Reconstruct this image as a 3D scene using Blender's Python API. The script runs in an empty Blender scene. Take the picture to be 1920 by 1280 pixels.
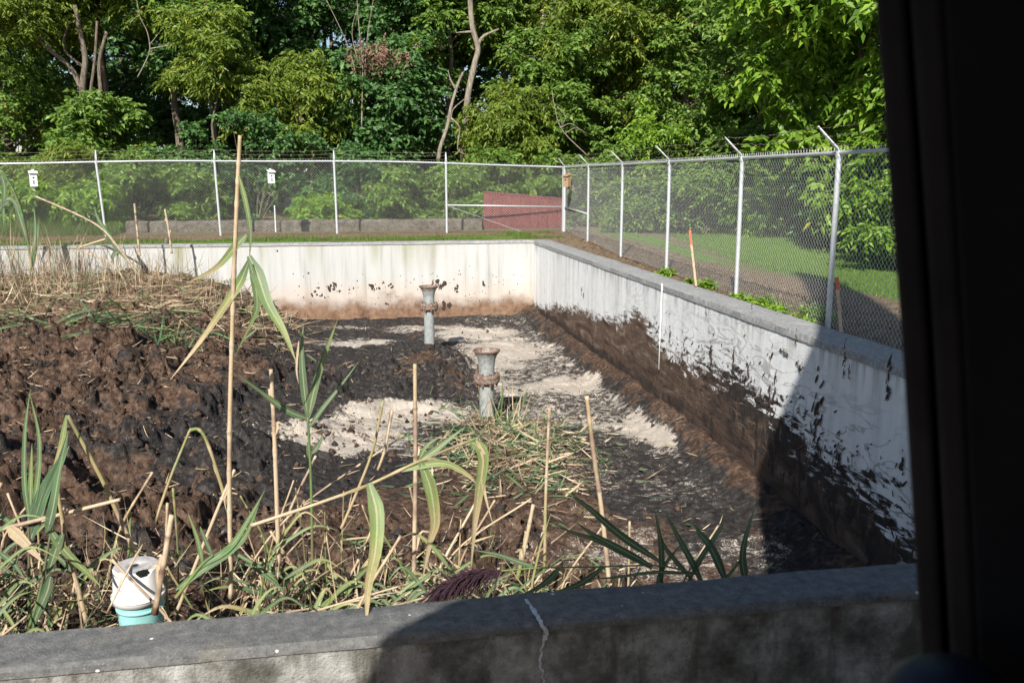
import bpy, math, random
import numpy as np
from mathutils import Vector, noise as mn
scene = bpy.context.scene
COL = scene.collection

# ------------------------------------------------------------------ camera, sky, sun, exposure
H = 1.5                                     # eye height above the top of the basin wall (z = 0)
PITCH, YAW, FPX = math.radians(10.44), math.radians(9.87), 1650.0
cam_d = bpy.data.cameras.new('camera'); cam = bpy.data.objects.new('camera', cam_d); COL.objects.link(cam)
cam.location = (0, 0, H); cam.rotation_euler = (math.pi/2-PITCH, 0, -YAW)
cam_d.sensor_width = 36; cam_d.lens = 36*FPX/1920; cam_d.clip_start = .02; cam_d.clip_end = 2000
cam_d.dof.use_dof = True; cam_d.dof.focus_distance = 13.0; cam_d.dof.aperture_fstop = 8.5
scene.camera = cam
SUN_EL, SUN_AZ = math.radians(36), math.radians(22.5)   # light travels SUN_AZ to the right of +Y
world = bpy.data.worlds.new('World'); scene.world = world; world.use_nodes = True
wn = world.node_tree.nodes; sky = wn.new('ShaderNodeTexSky'); sky.sky_type = 'NISHITA'; sky.sun_disc = False
sky.sun_elevation = SUN_EL; sky.sun_rotation = math.radians(180)+SUN_AZ; sky.air_density = 1.0; sky.dust_density = .6; sky.ozone_density = 1.5
world.node_tree.links.new(sky.outputs[0], wn['Background'].inputs[0]); wn['Background'].inputs[1].default_value = 0.078
sd = bpy.data.lights.new('sun', 'SUN'); sd.energy = 5.0; sd.angle = math.radians(.53); sd.color = (1, .955, .89)
sun = bpy.data.objects.new('sun', sd); COL.objects.link(sun)
sdir = Vector((math.sin(SUN_AZ)*math.cos(SUN_EL), math.cos(SUN_AZ)*math.cos(SUN_EL), -math.sin(SUN_EL)))
sun.rotation_euler = sdir.to_track_quat('-Z', 'Y').to_euler(); sun.location = (-8, -20, 16)
vs = scene.view_settings; vs.view_transform = 'Standard'; vs.look = 'None'; vs.gamma = 1; vs.exposure = 0.62; vs.use_curve_mapping = False
scene.cycles.max_bounces = 6; scene.cycles.diffuse_bounces = 3; scene.cycles.transparent_max_bounces = 4

# ------------------------------------------------------------------ survey helper: a sight line from the eye meets a plane
_F = np.array([math.sin(YAW)*math.cos(PITCH), math.cos(YAW)*math.cos(PITCH), -math.sin(PITCH)])
_R = np.array([math.cos(YAW), -math.sin(YAW), 0]); _U = np.cross(_R, _F)
def at(x, y, Y=None, Z=None, X=None):
    d = _F*FPX+_R*(x-960)-_U*(y-640)
    k = (Y/d[1]) if Y is not None else ((Z-H)/d[2] if Z is not None else X/d[0])
    p = d*k; return Vector((p[0], p[1], p[2]+H))

# ------------------------------------------------------------------ numpy noise
def _hash(ix, iy, iz=0):
    n = (ix.astype(np.int64)*374761393+iy.astype(np.int64)*668265263+np.int64(iz)*2147483647) & 0xffffffff
    n = ((n ^ (n >> 13))*1274126177) & 0xffffffff
    return ((n ^ (n >> 16)) & 0xffff)/65535.0
def vnoise(x, y, seed=0):
    x0 = np.floor(x); y0 = np.floor(y); fx = x-x0; fy = y-y0
    fx = fx*fx*(3-2*fx); fy = fy*fy*(3-2*fy); x0 = x0.astype(np.int64)+seed*57; y0 = y0.astype(np.int64)+seed*131
    a, b, c, d = _hash(x0, y0), _hash(x0+1, y0), _hash(x0, y0+1), _hash(x0+1, y0+1)
    return (a*(1-fx)+b*fx)*(1-fy)+(c*(1-fx)+d*fx)*fy
def fbm(x, y, o=4, seed=0, g=.5):
    s = 0; a = 1; t = 0
    for i in range(o):
        c, sn = math.cos(.7*i), math.sin(.7*i)
        s = s+a*vnoise((x*c-y*sn)*2**i, (x*sn+y*c)*2**i, seed+i*7); t += a; a *= g
    return s/t
def sstep(a, b, x):
    t = np.clip((np.asarray(x, dtype=float)-a)/(b-a), 0, 1); return t*t*(3-2*t)

# ------------------------------------------------------------------ object helpers
def tag(o, label=None, cat=None, group=None, kind=None):
    if label: o['label'] = label
    if cat: o['category'] = cat
    if group: o['group'] = group
    if kind: o['kind'] = kind
    return o
def link(name, me, mat=None, parent=None):
    o = bpy.data.objects.new(name, me); COL.objects.link(o)
    if mat and not me.materials: me.materials.append(mat)
    if parent: o.parent = parent
    return o
def root(name, loc, label, cat, group=None, rz=0):
    o = bpy.data.objects.new(name, None); COL.objects.link(o); o.location = loc; o.rotation_euler.z = rz; o.empty_display_size = .1
    return tag(o, label, cat, group)
def np_mesh(name, V, Q, attrs=None, smooth=True):
    V = np.ascontiguousarray(V, dtype=np.float32); Q = np.ascontiguousarray(Q, dtype=np.int32); k = Q.shape[1]
    me = bpy.data.meshes.new(name); me.vertices.add(len(V)); me.vertices.foreach_set('co', V.ravel())
    me.loops.add(Q.size); me.loops.foreach_set('vertex_index', Q.ravel()); me.polygons.add(len(Q))
    me.polygons.foreach_set('loop_start', np.arange(0, Q.size, k, dtype=np.int32))
    me.polygons.foreach_set('loop_total', np.full(len(Q), k, dtype=np.int32))
    me.polygons.foreach_set('use_smooth', np.full(len(Q), smooth, dtype=bool))
    for n, a in (attrs or {}).items():
        at_ = me.attributes.new(n, 'FLOAT', 'POINT'); at_.data.foreach_set('value', np.ascontiguousarray(a, dtype=np.float32))
    me.update(calc_edges=True); return me
class MB:
    """collects shapes into one mesh"""
    def __init__(s): s.v = []; s.f = []; s.a = []; s.b = []
    def add(s, V, F, a=0.0):
        n = len(s.v); s.v += [tuple(p) for p in V]; s.f += [tuple(i+n for i in f) for f in F]
        s.a += (list(a) if hasattr(a, '__len__') else [a]*len(V)); s.b += [.25]*len(V); return s
    def box(s, x0, x1, y0, y1, z0, z1, M=None, a=0.0):
        V = [Vector((x, y, z)) for z in (z0, z1) for y in (y0, y1) for x in (x0, x1)]
        if M: V = [M @ p for p in V]
        return s.add(V, [(0, 2, 3, 1), (4, 5, 7, 6), (0, 1, 5, 4), (2, 6, 7, 3), (0, 4, 6, 2), (1, 3, 7, 5)], a)
    def tube(s, pts, r, n=8, cap=True, a=0.0):
        pts = [Vector(p) for p in pts]; r = r if hasattr(r, '__len__') else [r]*len(pts); V = []; A = []; aa = a if hasattr(a, '__len__') else [a]*len(pts)
        up = Vector((0.13, .9, .37)).normalized(); side = None
        for i, p in enumerate(pts):
            t = (pts[min(i+1, len(pts)-1)]-pts[max(i-1, 0)]).normalized()
            if side is None: side = t.cross(up).normalized()
            side = (side-t*side.dot(t)).normalized(); b = t.cross(side)
            for k in range(n):
                c = 2*math.pi*k/n; V.append(p+(side*math.cos(c)+b*math.sin(c))*r[i]); A.append(aa[i])
        F = [(i*n+k, i*n+(k+1) % n, (i+1)*n+(k+1) % n, (i+1)*n+k) for i in range(len(pts)-1) for k in range(n)]
        if cap: F += [tuple(range(n))[::-1], tuple((len(pts)-1)*n+k for k in range(n))]
        return s.add(V, F, A)
    def lathe(s, prof, n=32, c=(0, 0, 0), wob=0, seed=0):
        V = []; c = Vector(c)
        for j, (r, z) in enumerate(prof):
            for k in range(n):
                t = 2*math.pi*k/n; w = 1+wob*(mn.noise(Vector((math.cos(t)*2, math.sin(t)*2, z*9+seed)))) if wob else 1
                V.append(c+Vector((r*w*math.cos(t), r*w*math.sin(t), z)))
        F = [(j*n+k, j*n+(k+1) % n, (j+1)*n+(k+1) % n, (j+1)*n+k) for j in range(len(prof)-1) for k in range(n)]
        return s.add(V, F)
    def ribbon(s, pts, w, fold=.18, twist=0.0, a=0.0, face=Vector((0, -1, .25))):
        """leaf blade: three verts across, folded along the midrib"""
        pts = [Vector(p) for p in pts]; n = len(pts); V = []; A = []; aa = a if hasattr(a, '__len__') else [a]*n
        for i, p in enumerate(pts):
            t = (pts[min(i+1, n-1)]-pts[max(i-1, 0)]).normalized(); sd_ = t.cross(face).normalized()
            nr = sd_.cross(t).normalized(); c, sn = math.cos(twist*i/n), math.sin(twist*i/n); sd_, nr = sd_*c+nr*sn, nr*c-sd_*sn
            V += [p-sd_*w[i]/2+nr*w[i]*fold, p, p+sd_*w[i]/2+nr*w[i]*fold]; A += [aa[i]]*3
        F = []
        for i in range(n-1):
            for k in (0, 1): F.append((i*3+k, i*3+k+1, i*3+k+4, i*3+k+3))
        s.add(V, F, A); s.b[-len(V):] = [0., .5, 1.]*n; return s
    def build(s, name, mat, parent=None, smooth=False, bevel=0, attr='tint', angle=None):
        me = bpy.data.meshes.new(name); me.from_pydata(s.v, [], s.f); me.update()
        t = me.attributes.new(attr, 'FLOAT', 'POINT'); t.data.foreach_set('value', s.a)
        t = me.attributes.new('across', 'FLOAT', 'POINT'); t.data.foreach_set('value', s.b)
        if smooth: me.polygons.foreach_set('use_smooth', [True]*len(me.polygons))
        o = link(name, me, mat, parent)
        if parent: o.matrix_parent_inverse.identity()
        if bevel:
            m = o.modifiers.new('bevel', 'BEVEL'); m.width = bevel; m.segments = 2; m.limit_method = 'ANGLE'
        if smooth and angle:
            me.set_sharp_from_angle(angle=math.radians(angle))
        return o
def spline(pts, n):
    """Catmull-Rom through points"""
    pts = [Vector(p) for p in pts]
    if len(pts) == 2: return [pts[0].lerp(pts[1], i/(n-1)) for i in range(n)]
    P = [pts[0]*2-pts[1]]+pts+[pts[-1]*2-pts[-2]]; out = []
    for i in range(n):
        u = i/(n-1)*(len(pts)-1); k = min(int(u), len(pts)-2); t = u-k; a, b, c, d = P[k:k+4]
        out.append(.5*((2*b)+(c-a)*t+(2*a-5*b+4*c-d)*t*t+(3*b-a-3*c+d)*t**3))
    return out

# ------------------------------------------------------------------ materials
class NT:
    def __init__(s, name):
        s.m = bpy.data.materials.new(name); s.m.use_nodes = True; s.t = s.m.node_tree; s.n = s.t.nodes; s.n.clear()
        s.out = s.n.new('ShaderNodeOutputMaterial'); s.bsdf = s.n.new('ShaderNodeBsdfPrincipled'); s.l(s.bsdf.outputs[0], s.out.inputs[0])
        s.geo = s.n.new('ShaderNodeNewGeometry'); s.pos = s.geo.outputs['Position']
        s.bsdf.inputs['Specular IOR Level'].default_value = .3
    def l(s, a, b): s.t.links.new(a, b)
    def _in(s, sock, v):
        if hasattr(v, 'links') or isinstance(v, bpy.types.NodeSocket): s.l(v, sock)
        elif isinstance(v, tuple) and len(v) == 3 and sock.type == 'RGBA': sock.default_value = (*v, 1)
        else: sock.default_value = v
    def map(s, sc, rot=(0, 0, 0), vec=None):
        n = s.n.new('ShaderNodeMapping'); s.l(vec or s.pos, n.inputs[0]); n.inputs['Scale'].default_value = sc if isinstance(sc, tuple) else (sc,)*3; n.inputs['Rotation'].default_value = rot; return n.outputs[0]
    def noise(s, scale, det=4, rough=.55, vec=None, dist=0):
        n = s.n.new('ShaderNodeTexNoise'); s.l(vec or s.pos, n.inputs['Vector']); n.inputs['Scale'].default_value = scale
        n.inputs['Detail'].default_value = det; n.inputs['Roughness'].default_value = rough; n.inputs['Distortion'].default_value = dist; return n.outputs[0]
    def voro(s, scale, feat='F1', vec=None):
        n = s.n.new('ShaderNodeTexVoronoi'); n.feature = feat; s.l(vec or s.pos, n.inputs['Vector']); n.inputs['Scale'].default_value = scale; return n
    def math(s, op, a, b=None, c=None, clamp=False):
        n = s.n.new('ShaderNodeMath'); n.operation = op; n.use_clamp = clamp; s._in(n.inputs[0], a)
        if b is not None: s._in(n.inputs[1], b)
        if c is not None: s._in(n.inputs[2], c)
        return n.outputs[0]
    def ss(s, v, a, b, lo=0., hi=1.):
        n = s.n.new('ShaderNodeMapRange'); n.interpolation_type = 'SMOOTHSTEP'; s._in(n.inputs[0], v); n.inputs[1].default_value = a; n.inputs[2].default_value = b
        n.inputs[3].default_value = lo; n.inputs[4].default_value = hi; return n.outputs[0]
    def mix(s, f, a, b, mode='MIX'):
        n = s.n.new('ShaderNodeMix'); n.data_type = 'RGBA'; n.blend_type = mode; s._in(n.inputs[0], f); s._in(n.inputs[6], a); s._in(n.inputs[7], b); return n.outputs[2]
    def ramp(s, f, stops):
        n = s.n.new('ShaderNodeValToRGB'); s.l(f, n.inputs[0]); e = n.color_ramp.elements
        while len(e) < len(stops): e.new(.5)
        for el, (p, c) in zip(e, stops): el.position = p; el.color = (*c, 1)
        return n.outputs[0]
    def attr(s, name):
        n = s.n.new('ShaderNodeAttribute'); n.attribute_name = name; return n.outputs['Fac']
    def sep(s):
        n = s.n.new('ShaderNodeSeparateXYZ'); s.l(s.pos, n.inputs[0]); return n.outputs
    def bump(s, h, st=.5, d=.01):
        n = s.n.new('ShaderNodeBump'); s.l(h, n.inputs['Height']); n.inputs['Strength'].default_value = st; n.inputs['Distance'].default_value = d; s.l(n.outputs[0], s.bsdf.inputs['Normal'])
    def col(s, c, rough=.8, metal=0):
        s._in(s.bsdf.inputs['Base Color'], c); s._in(s.bsdf.inputs['Roughness'], rough); s.bsdf.inputs['Metallic'].default_value = metal; return s.m

def m_leaf(name, stops, trans=.35, gloss=.45):
    t = NT(name); c = t.ramp(t.attr('tint'), stops); t.col(c, gloss); t.bsdf.inputs['Specular IOR Level'].default_value = .35
    tr = t.n.new('ShaderNodeBsdfTranslucent'); t.l(t.mix(.35, c, (.16, .24, .02)), tr.inputs[0])
    mx = t.n.new('ShaderNodeMixShader'); mx.inputs[0].default_value = trans; t.l(t.bsdf.outputs[0], mx.inputs[1]); t.l(tr.outputs[0], mx.inputs[2]); t.l(mx.outputs[0], t.out.inputs[0]); return t.m
L_DARK = m_leaf('maple_leaf', [(0, (.03, .075, .022)), (.5, (.075, .17, .045)), (.93, (.16, .28, .07)), (1, (.2, .17, .03))], .22)
L_MID = m_leaf('mid_leaf', [(0, (.05, .11, .02)), (.5, (.15, .26, .04)), (.92, (.27, .38, .065)), (1, (.35, .25, .05))], .32)
L_YEL = m_leaf('walnut_leaf', [(0, (.06, .11, .015)), (.5, (.19, .27, .035)), (.9, (.32, .37, .06)), (1, (.5, .38, .05))], .38)
L_BRI = m_leaf('bright_leaf', [(0, (.07, .15, .016)), (.5, (.20, .35, .035)), (.94, (.36, .50, .06)), (1, (.5, .45, .08))], .4, .4)
L_RED = m_leaf('dead_leaf', [(0, (.16, .07, .05)), (1, (.42, .24, .18))], .3)
def m_bark():
    t = NT('bark'); v = t.map((14, 14, 2.2)); n = t.noise(2.0, 6, .65, v); c = t.ramp(n, [(.3, (.045, .033, .025)), (.52, (.15, .12, .09)), (.75, (.30, .26, .205))])
    t.bump(n, .8, .03); return t.col(c, .9)
BARK = m_bark()
def m_palebark():
    t = NT('pale_bark'); v = t.map((10, 10, 1.6)); n = t.noise(2.0, 6, .65, v); c = t.ramp(n, [(.3, (.08, .065, .05)), (.5, (.24, .20, .155)), (.75, (.40, .35, .28))])
    t.bump(n, .8, .03); return t.col(c, .9)
PALEBARK = m_palebark()

def m_ground():
    t = NT('ground_soil'); a = t.attr('grass')
    n1 = t.noise(.8, 5, .6); n2 = t.noise(9, 5, .65); n3 = t.noise(60, 3, .6)
    soil = t.ramp(n2, [(.3, (.10, .065, .04)), (.55, (.21, .15, .095)), (.75, (.33, .26, .18))])
    gr = t.ramp(n3, [(.3, (.05, .11, .016)), (.55, (.13, .23, .03)), (.8, (.24, .30, .07))])
    k = t.math('ADD', a, t.math('MULTIPLY', t.math('SUBTRACT', t.mix(.5, n1, n2), .5), 1.6)); f = t.ss(k, .38, .62)
    t.bump(n3, .9, .02); return t.col(t.mix(f, soil, gr), .95)
def m_mud():
    t = NT('mud_and_sand'); sand = t.attr('sand'); blk = t.attr('black'); w = t.attr('straw')
    n1 = t.noise(2.2, 6, .6); n2 = t.noise(14, 6, .65); n3 = t.noise(70, 4, .6); n4 = t.noise(7, 6, .7, t.map((1, 1.7, 1)), .6)
    brown = t.ramp(n2, [(.28, (.028, .017, .012)), (.48, (.085, .052, .035)), (.70, (.20, .135, .095))])
    black = t.ramp(n2, [(.3, (.016, .014, .013)), (.5, (.036, .032, .030)), (.72, (.095, .084, .076))])
    kb = t.ss(t.math('ADD', blk, t.math('MULTIPLY', t.math('SUBTRACT', n1, .5), 1.5)), .4, .62)
    c = t.mix(kb, brown, black)
    sc = t.ramp(n3, [(.25, (.31, .26, .20)), (.5, (.56, .49, .405)), (.8, (.69, .62, .53))])
    k = t.math('ADD', sand, t.math('ADD', t.math('MULTIPLY', t.math('SUBTRACT', n4, .5), 2.1), t.math('MULTIPLY', t.math('SUBTRACT', n3, .5), 1.25)))
    ks = t.ss(k, .44, .62)
    c = t.mix(ks, c, sc)
    kg = t.math('MULTIPLY', t.ss(k, .22, .5), .22); c = t.mix(kg, c, (.3, .26, .22))
    c = t.mix(t.math('MULTIPLY', t.ss(t.math('ADD', w, t.math('SUBTRACT', n3, .5)), .35, .75), .55), c, (.24, .17, .1))
    h = t.math('ADD', n2, t.math('MULTIPLY', n3, .8)); t.bump(h, .85, .035)
    t.bsdf.inputs['Specular IOR Level'].default_value = .15; return t.col(c, t.mix(kb, (.95,)*3, (.82,)*3))
def streaks(t, sc=(6, 6, .35), s=1.0):
    return t.noise(s, 5, .6, t.map(sc))
def m_wall_far():
    t = NT('whitewashed_concrete'); p = t.sep()
    st = streaks(t, (4.2, 4.2, .25)); st2 = streaks(t, (1.1, 1.1, .1)); n = t.noise(7, 6, .6); nf = t.noise(60, 3, .6)
    base = t.ramp(st, [(.3, (.28, .275, .25)), (.45, (.43, .425, .405)), (.7, (.50, .50, .485))])
    top = t.ss(p[2], -.9, 0.0); base = t.mix(t.math('MULTIPLY', top, t.ss(st2, .5, .68)), base, (.27, .27, .17))
    base = t.mix(t.math('MULTIPLY', t.ss(n, .52, .75), .35), base, (.45, .40, .30))
    zz = t.math('ADD', p[2], t.math('MULTIPLY', t.math('SUBTRACT', t.noise(1.3, 6, .65), .5), .9))
    c = t.mix(t.ss(zz, -.75, -1.3), base, t.mix(.35, base, (.50, .36, .25)))
    c = t.mix(t.ss(zz, -1.28, -1.68), c, t.ramp(n, [(.3, (.10, .055, .032)), (.7, (.27, .17, .11))]))
    c = t.mix(t.ss(t.math('ADD', p[2], t.math('MULTIPLY', nf, .05)), -.05, -.015), c, (.17, .16, .13))
    t.bump(t.math('ADD', n, nf), .35, .01); return t.col(c, .9)
def m_wall_right():
    t = NT('muddy_concrete'); p = t.sep(); d = t.attr('mud'); sp = t.attr('spatter')
    st = streaks(t, (4, 4, .3)); n = t.noise(6, 6, .6); nf = t.noise(70, 3, .6)
    base = t.ramp(st, [(.3, (.60, .60, .57)), (.5, (.75, .75, .73)), (.72, (.83, .83, .81))])
    base = t.mix(t.math('MULTIPLY', t.ss(n, .5, .75), .3), base, (.34, .33, .29))
    dirt = t.math('MULTIPLY', t.ss(p[2], -.42, -.02), t.ss(streaks(t, (7, 7, .18), 1.2), .46, .66)); base = t.mix(t.math('MULTIPLY', dirt, .55), base, (.14, .13, .10))
    # arcs where a bucket scraped: thin dark scuffs
    sw = t.noise(1.0, 3, .5, t.map((2, 1.3, 4.0), (math.radians(-22), 0, 0)), 1.2); scuff = t.math('SUBTRACT', 1.0, t.ss(t.math('ABSOLUTE', t.math('SUBTRACT', sw, .5)), .004, .035))
    base = t.mix(t.math('MULTIPLY', t.math('MULTIPLY', scuff, .6), t.math('MULTIPLY', sp, t.ss(d, -1.0, -.2))), base, (.13, .12, .11))
    n1 = t.noise(2.2, 6, .68); n2 = t.noise(1.0, 6, .6, t.map((3, 3.0, 13), (math.radians(-38), 0, 0)), .8); n3 = t.noise(1.0, 5, .6, t.map((3, 9, 3.4), (math.radians(20), 0, 0)), .5)
    k = t.math('ADD', d, t.math('ADD', t.math('MULTIPLY', t.math('SUBTRACT', n1, .5), .5), t.math('MULTIPLY', t.math('SUBTRACT', n2, .5), t.math('MULTIPLY_ADD', sp, 1.5, .35))))
    film = t.ss(k, -.12, .08)
    spots = t.math('MULTIPLY', t.ss(t.math('ADD', n3, t.math('MULTIPLY', d, .28)), .60, .64), sp)
    n5 = t.noise(1.0, 5, .6, t.map((1, .9, 3.4), (math.radians(-24), 0, 0)), 1.6); fc = t.ramp(t.mix(.22, n5, n), [(.36, (.035, .021, .015)), (.48, (.095, .058, .038)), (.56, (.13, .085, .058)), (.66, (.24, .18, .135))])
    blackm = t.ramp(n, [(.3, (.014, .012, .012)), (.7, (.05, .037, .030))])
    kb = t.ss(t.math('ADD', t.attr('black'), t.math('MULTIPLY', t.math('SUBTRACT', n2, .5), 1.2)), .4, .6)
    mud = t.mix(kb, fc, blackm)
    c = t.mix(film, base, mud); c = t.mix(spots, c, t.mix(.4, fc, blackm))
    t.bump(t.math('ADD', t.math('ADD', n, nf), t.math('MULTIPLY', film, t.math('MULTIPLY', n2, 3.0))), .6, .015); return t.col(c, .85)
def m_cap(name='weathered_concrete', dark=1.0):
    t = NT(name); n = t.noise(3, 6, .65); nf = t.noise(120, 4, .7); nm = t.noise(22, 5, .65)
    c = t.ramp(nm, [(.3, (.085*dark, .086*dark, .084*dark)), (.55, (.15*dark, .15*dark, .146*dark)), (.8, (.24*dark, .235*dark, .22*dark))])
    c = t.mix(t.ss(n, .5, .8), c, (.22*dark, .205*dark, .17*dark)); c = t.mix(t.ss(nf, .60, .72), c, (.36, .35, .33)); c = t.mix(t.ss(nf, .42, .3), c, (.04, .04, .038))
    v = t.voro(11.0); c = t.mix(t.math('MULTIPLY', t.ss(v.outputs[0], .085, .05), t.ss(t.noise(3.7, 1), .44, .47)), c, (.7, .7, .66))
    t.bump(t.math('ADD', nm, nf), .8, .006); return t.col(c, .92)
def m_face():
    t = NT('stained_concrete'); p = t.sep(); st = streaks(t, (9, 9, 1.6)); n = t.noise(5, 7, .7); nf = t.noise(90, 3, .65)
    c = t.ramp(n, [(.32, (.06, .056, .046)), (.45, (.15, .145, .13)), (.56, (.29, .285, .265)), (.7, (.45, .445, .425))])
    c = t.mix(t.math('MULTIPLY', t.ss(st, .5, .66), .75), c, (.07, .064, .05)); c = t.mix(t.ss(nf, .62, .7), c, (.05, .045, .04))
    t.bump(t.math('ADD', n, nf), .7, .012); return t.col(c, .92)
def m_plain(name, c, rough=.6, metal=0, var=.25, sc=20, bump=.2, spec=None):
    t = NT(name); n = t.noise(sc, 5, .6); hi = tuple(min(1, x*(1+var)) for x in c); lo = tuple(x*(1-var) for x in c)
    t.bump(n, bump, .004); m = t.col(t.ramp(n, [(.3, lo), (.7, hi)]), rough, metal)
    if spec is not None: t.bsdf.inputs['Specular IOR Level'].default_value = spec
    return m
def m_reed():
    t = NT('reed_blade'); a = t.attr('tint'); n = t.noise(9, 4, .6); nl = t.noise(150, 2, .5)
    k = t.math('ADD', a, t.math('MULTIPLY', t.math('SUBTRACT', n, .5), .35))
    c = t.ramp(k, [(0, (.045, .105, .055)), (.22, (.105, .20, .085)), (.42, (.20, .28, .08)), (.56, (.42, .34, .16)), (.70, (.60, .46, .29)), (.86, (.68, .54, .38)), (1, (.20, .125, .08))])
    cr = t.attr('across'); p = t.sep(); cb = t.n.new('ShaderNodeCombineXYZ'); t.l(t.math('MULTIPLY', cr, 9.0), cb.inputs[0]); t.l(t.math('MULTIPLY', p[2], 2.2), cb.inputs[1]); t.l(t.math('MULTIPLY', p[0], 2.2), cb.inputs[2])
    st = t.noise(1.0, 4, .7, cb.outputs[0]); c = t.mix(t.math('MULTIPLY', t.ss(st, .5, .64), .6), c, (.22, .13, .11)); c = t.mix(t.math('MULTIPLY', t.ss(st, .44, .34), .35), c, (.55, .55, .38))
    c = t.mix(t.math('MULTIPLY', t.ss(t.math('ABSOLUTE', t.math('SUBTRACT', cr, .5)), .09, .03), .5), c, (.55, .56, .36))
    c = t.mix(t.math('MULTIPLY', t.ss(nl, .5, .7), .3), c, (.16, .10, .07)); t.col(c, .5)
    tr = t.n.new('ShaderNodeBsdfTranslucent'); t.l(c, tr.inputs[0]); mx = t.n.new('ShaderNodeMixShader'); mx.inputs[0].default_value = .22
    t.l(t.bsdf.outputs[0], mx.inputs[1]); t.l(tr.outputs[0], mx.inputs[2]); t.l(mx.outputs[0], t.out.inputs[0]); return t.m
def m_pipe():
    t = NT('painted_pipe'); n = t.noise(14, 6, .65); z = t.sep()[2]; r = t.attr('tint'); nn = t.noise(30, 5, .7)
    c = t.ramp(n, [(.3, (.20, .215, .20)), (.6, (.31, .33, .32)), (.8, (.40, .41, .385))])
    c = t.mix(t.ss(t.math('ADD', r, t.math('MULTIPLY', t.math('SUBTRACT', nn, .5), 1.6)), .4, .62), c, t.ramp(n, [(.3, (.11, .06, .04)), (.6, (.23, .145, .10)), (.85, (.36, .29, .22))]))
    t.bump(nn, .5, .008); return t.col(c, .75)
GROUND, MUD, REED, PIPE = m_ground(), m_mud(), m_reed(), m_pipe()
WFAR, WRIGHT, CAP, FACE = m_wall_far(), m_wall_right(), m_cap(), m_face()
GALV = m_plain('galvanised_steel', (.50, .52, .53), .45, .25, .15, 30); WIRE = m_plain('galvanised_wire', (.58, .58, .57), .5, .3, .15, 40); RUSTW = m_plain('rusty_wire', (.24, .19, .16), .7, .2, .3, 40)

# ------------------------------------------------------------------ basin constants
XR, XRO = 4.33, 4.73          # inner and outer face of the right wall
YN0, YN1 = 2.75, 2.97         # near wall
YF0, YF1 = 21.66, 21.94       # far wall
XL = -13.0
RNG = np.random.default_rng(7)

# ---- mud height field
def hfield(x, y):
    x = np.asarray(x, float); y = np.asarray(y, float)
    wob = (fbm(x*.45, y*.45, 3, 3)-.5)*2.2
    x0_, y0_ = x, y; L = sstep(.6, -4.6, x+wob*.5+.10*(y-10)); x = x0_+(fbm(x0_*2.3, y0_*2.3, 2, 71)-.5)*.7; y = y0_+(fbm(x0_*2.3+7, y0_*2.3, 2, 72)-.5)*.7
    far = sstep(14.5, 20, y+wob)*sstep(-1.2, -3.6, x+wob*.3)
    near = sstep(9.6, 5.4, y+wob)*sstep(2.9, .4, x+wob*.4)
    heap = np.exp(-(((x-1.95)/.75)**2+((y-10.9)/1.1)**2))*.12+np.exp(-(((x-1.25)/.8)**2+((y-16.4)/.9)**2))*.22
    ridge = np.exp(-(((y-14.6-(x-1)*.1)/1.5)**2))*sstep(2.5, 1.5, x+wob*.3)*.20
    mass = np.clip(.66*L+.46*far+.60*near+heap+ridge, 0, 1.5)
    m = np.clip(mass*4, 0, 1)
    h = -1.98+mass
    pit = lambda cx, cy, rx, ry, d: -d*np.exp(-(((x-cx)/rx)**2+((y-cy)/ry)**2)**1.5)
    h = h+pit(-2.45, 8.7, .5, .75, .55)+pit(-4.5, 10.4, .55, .6, .4)+pit(-3.6, 8.0, .4, .3, .25)
    h = h+m*((fbm(x*1.3, y*1.3, 3, 11)-.5)*.42)+m*L*((1-np.abs(fbm(x*.9, y*.75, 3, 81)-.5)*5)*.14)-m*L*.22*sstep(.60, .70, fbm(x*1.5, y*1.5, 3, 82))
    det = .22+.78*sstep(.40, .56, fbm(x*.7+3, y*.7, 3, 95)); m1 = m; m = m*det
    r = 1-np.abs(fbm(x*3.1, y*3.1, 4, 21, .6)-.5)*4; h = h+m*r*.042*(.2+1.6*vnoise(x*.9, y*.9, 73))+m*(sstep(.52, .6, fbm(x*1.7, y*1.7, 3, 74))*.10)+(1-m)*(.05*(fbm(x*5, y*5, 3, 75)-.5)+.035*sstep(.5, .62, fbm(x*3, y*3, 4, 76)))
    cl = fbm(x*9, y*9, 3, 31, .6); h = h+m*(sstep(.45, .75, cl)*.06)+(.024+.075*m)*(fbm(x*19, y*19, 2, 41, .8)-.5)
    m = m1; h = h+m*.13*sstep(.60, .66, fbm(x*2.6, y*2.6, 4, 96, .6)); h = h-m*.06*sstep(.055, .0, np.abs(fbm(x*1.9, y*1.9, 3, 91)-.5))-m*.035*sstep(.04, 0, np.abs(fbm(x*4.2, y*4.2, 3, 92)-.5)); x, y = x0_, y0_; h = h+(.17+.08*(fbm(y*1.1, y*0+2, 3, 97)-.5))*sstep(XR-.62, XR-.05, x+.25*(fbm(x*1.5, y*1.5, 2, 98)-.5))**1.3*sstep(7, 10, y)+.10*sstep(XR-.5, XR, x)+.10*sstep(YF0-.5, YF0, y)
    return h, m, mass
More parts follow.
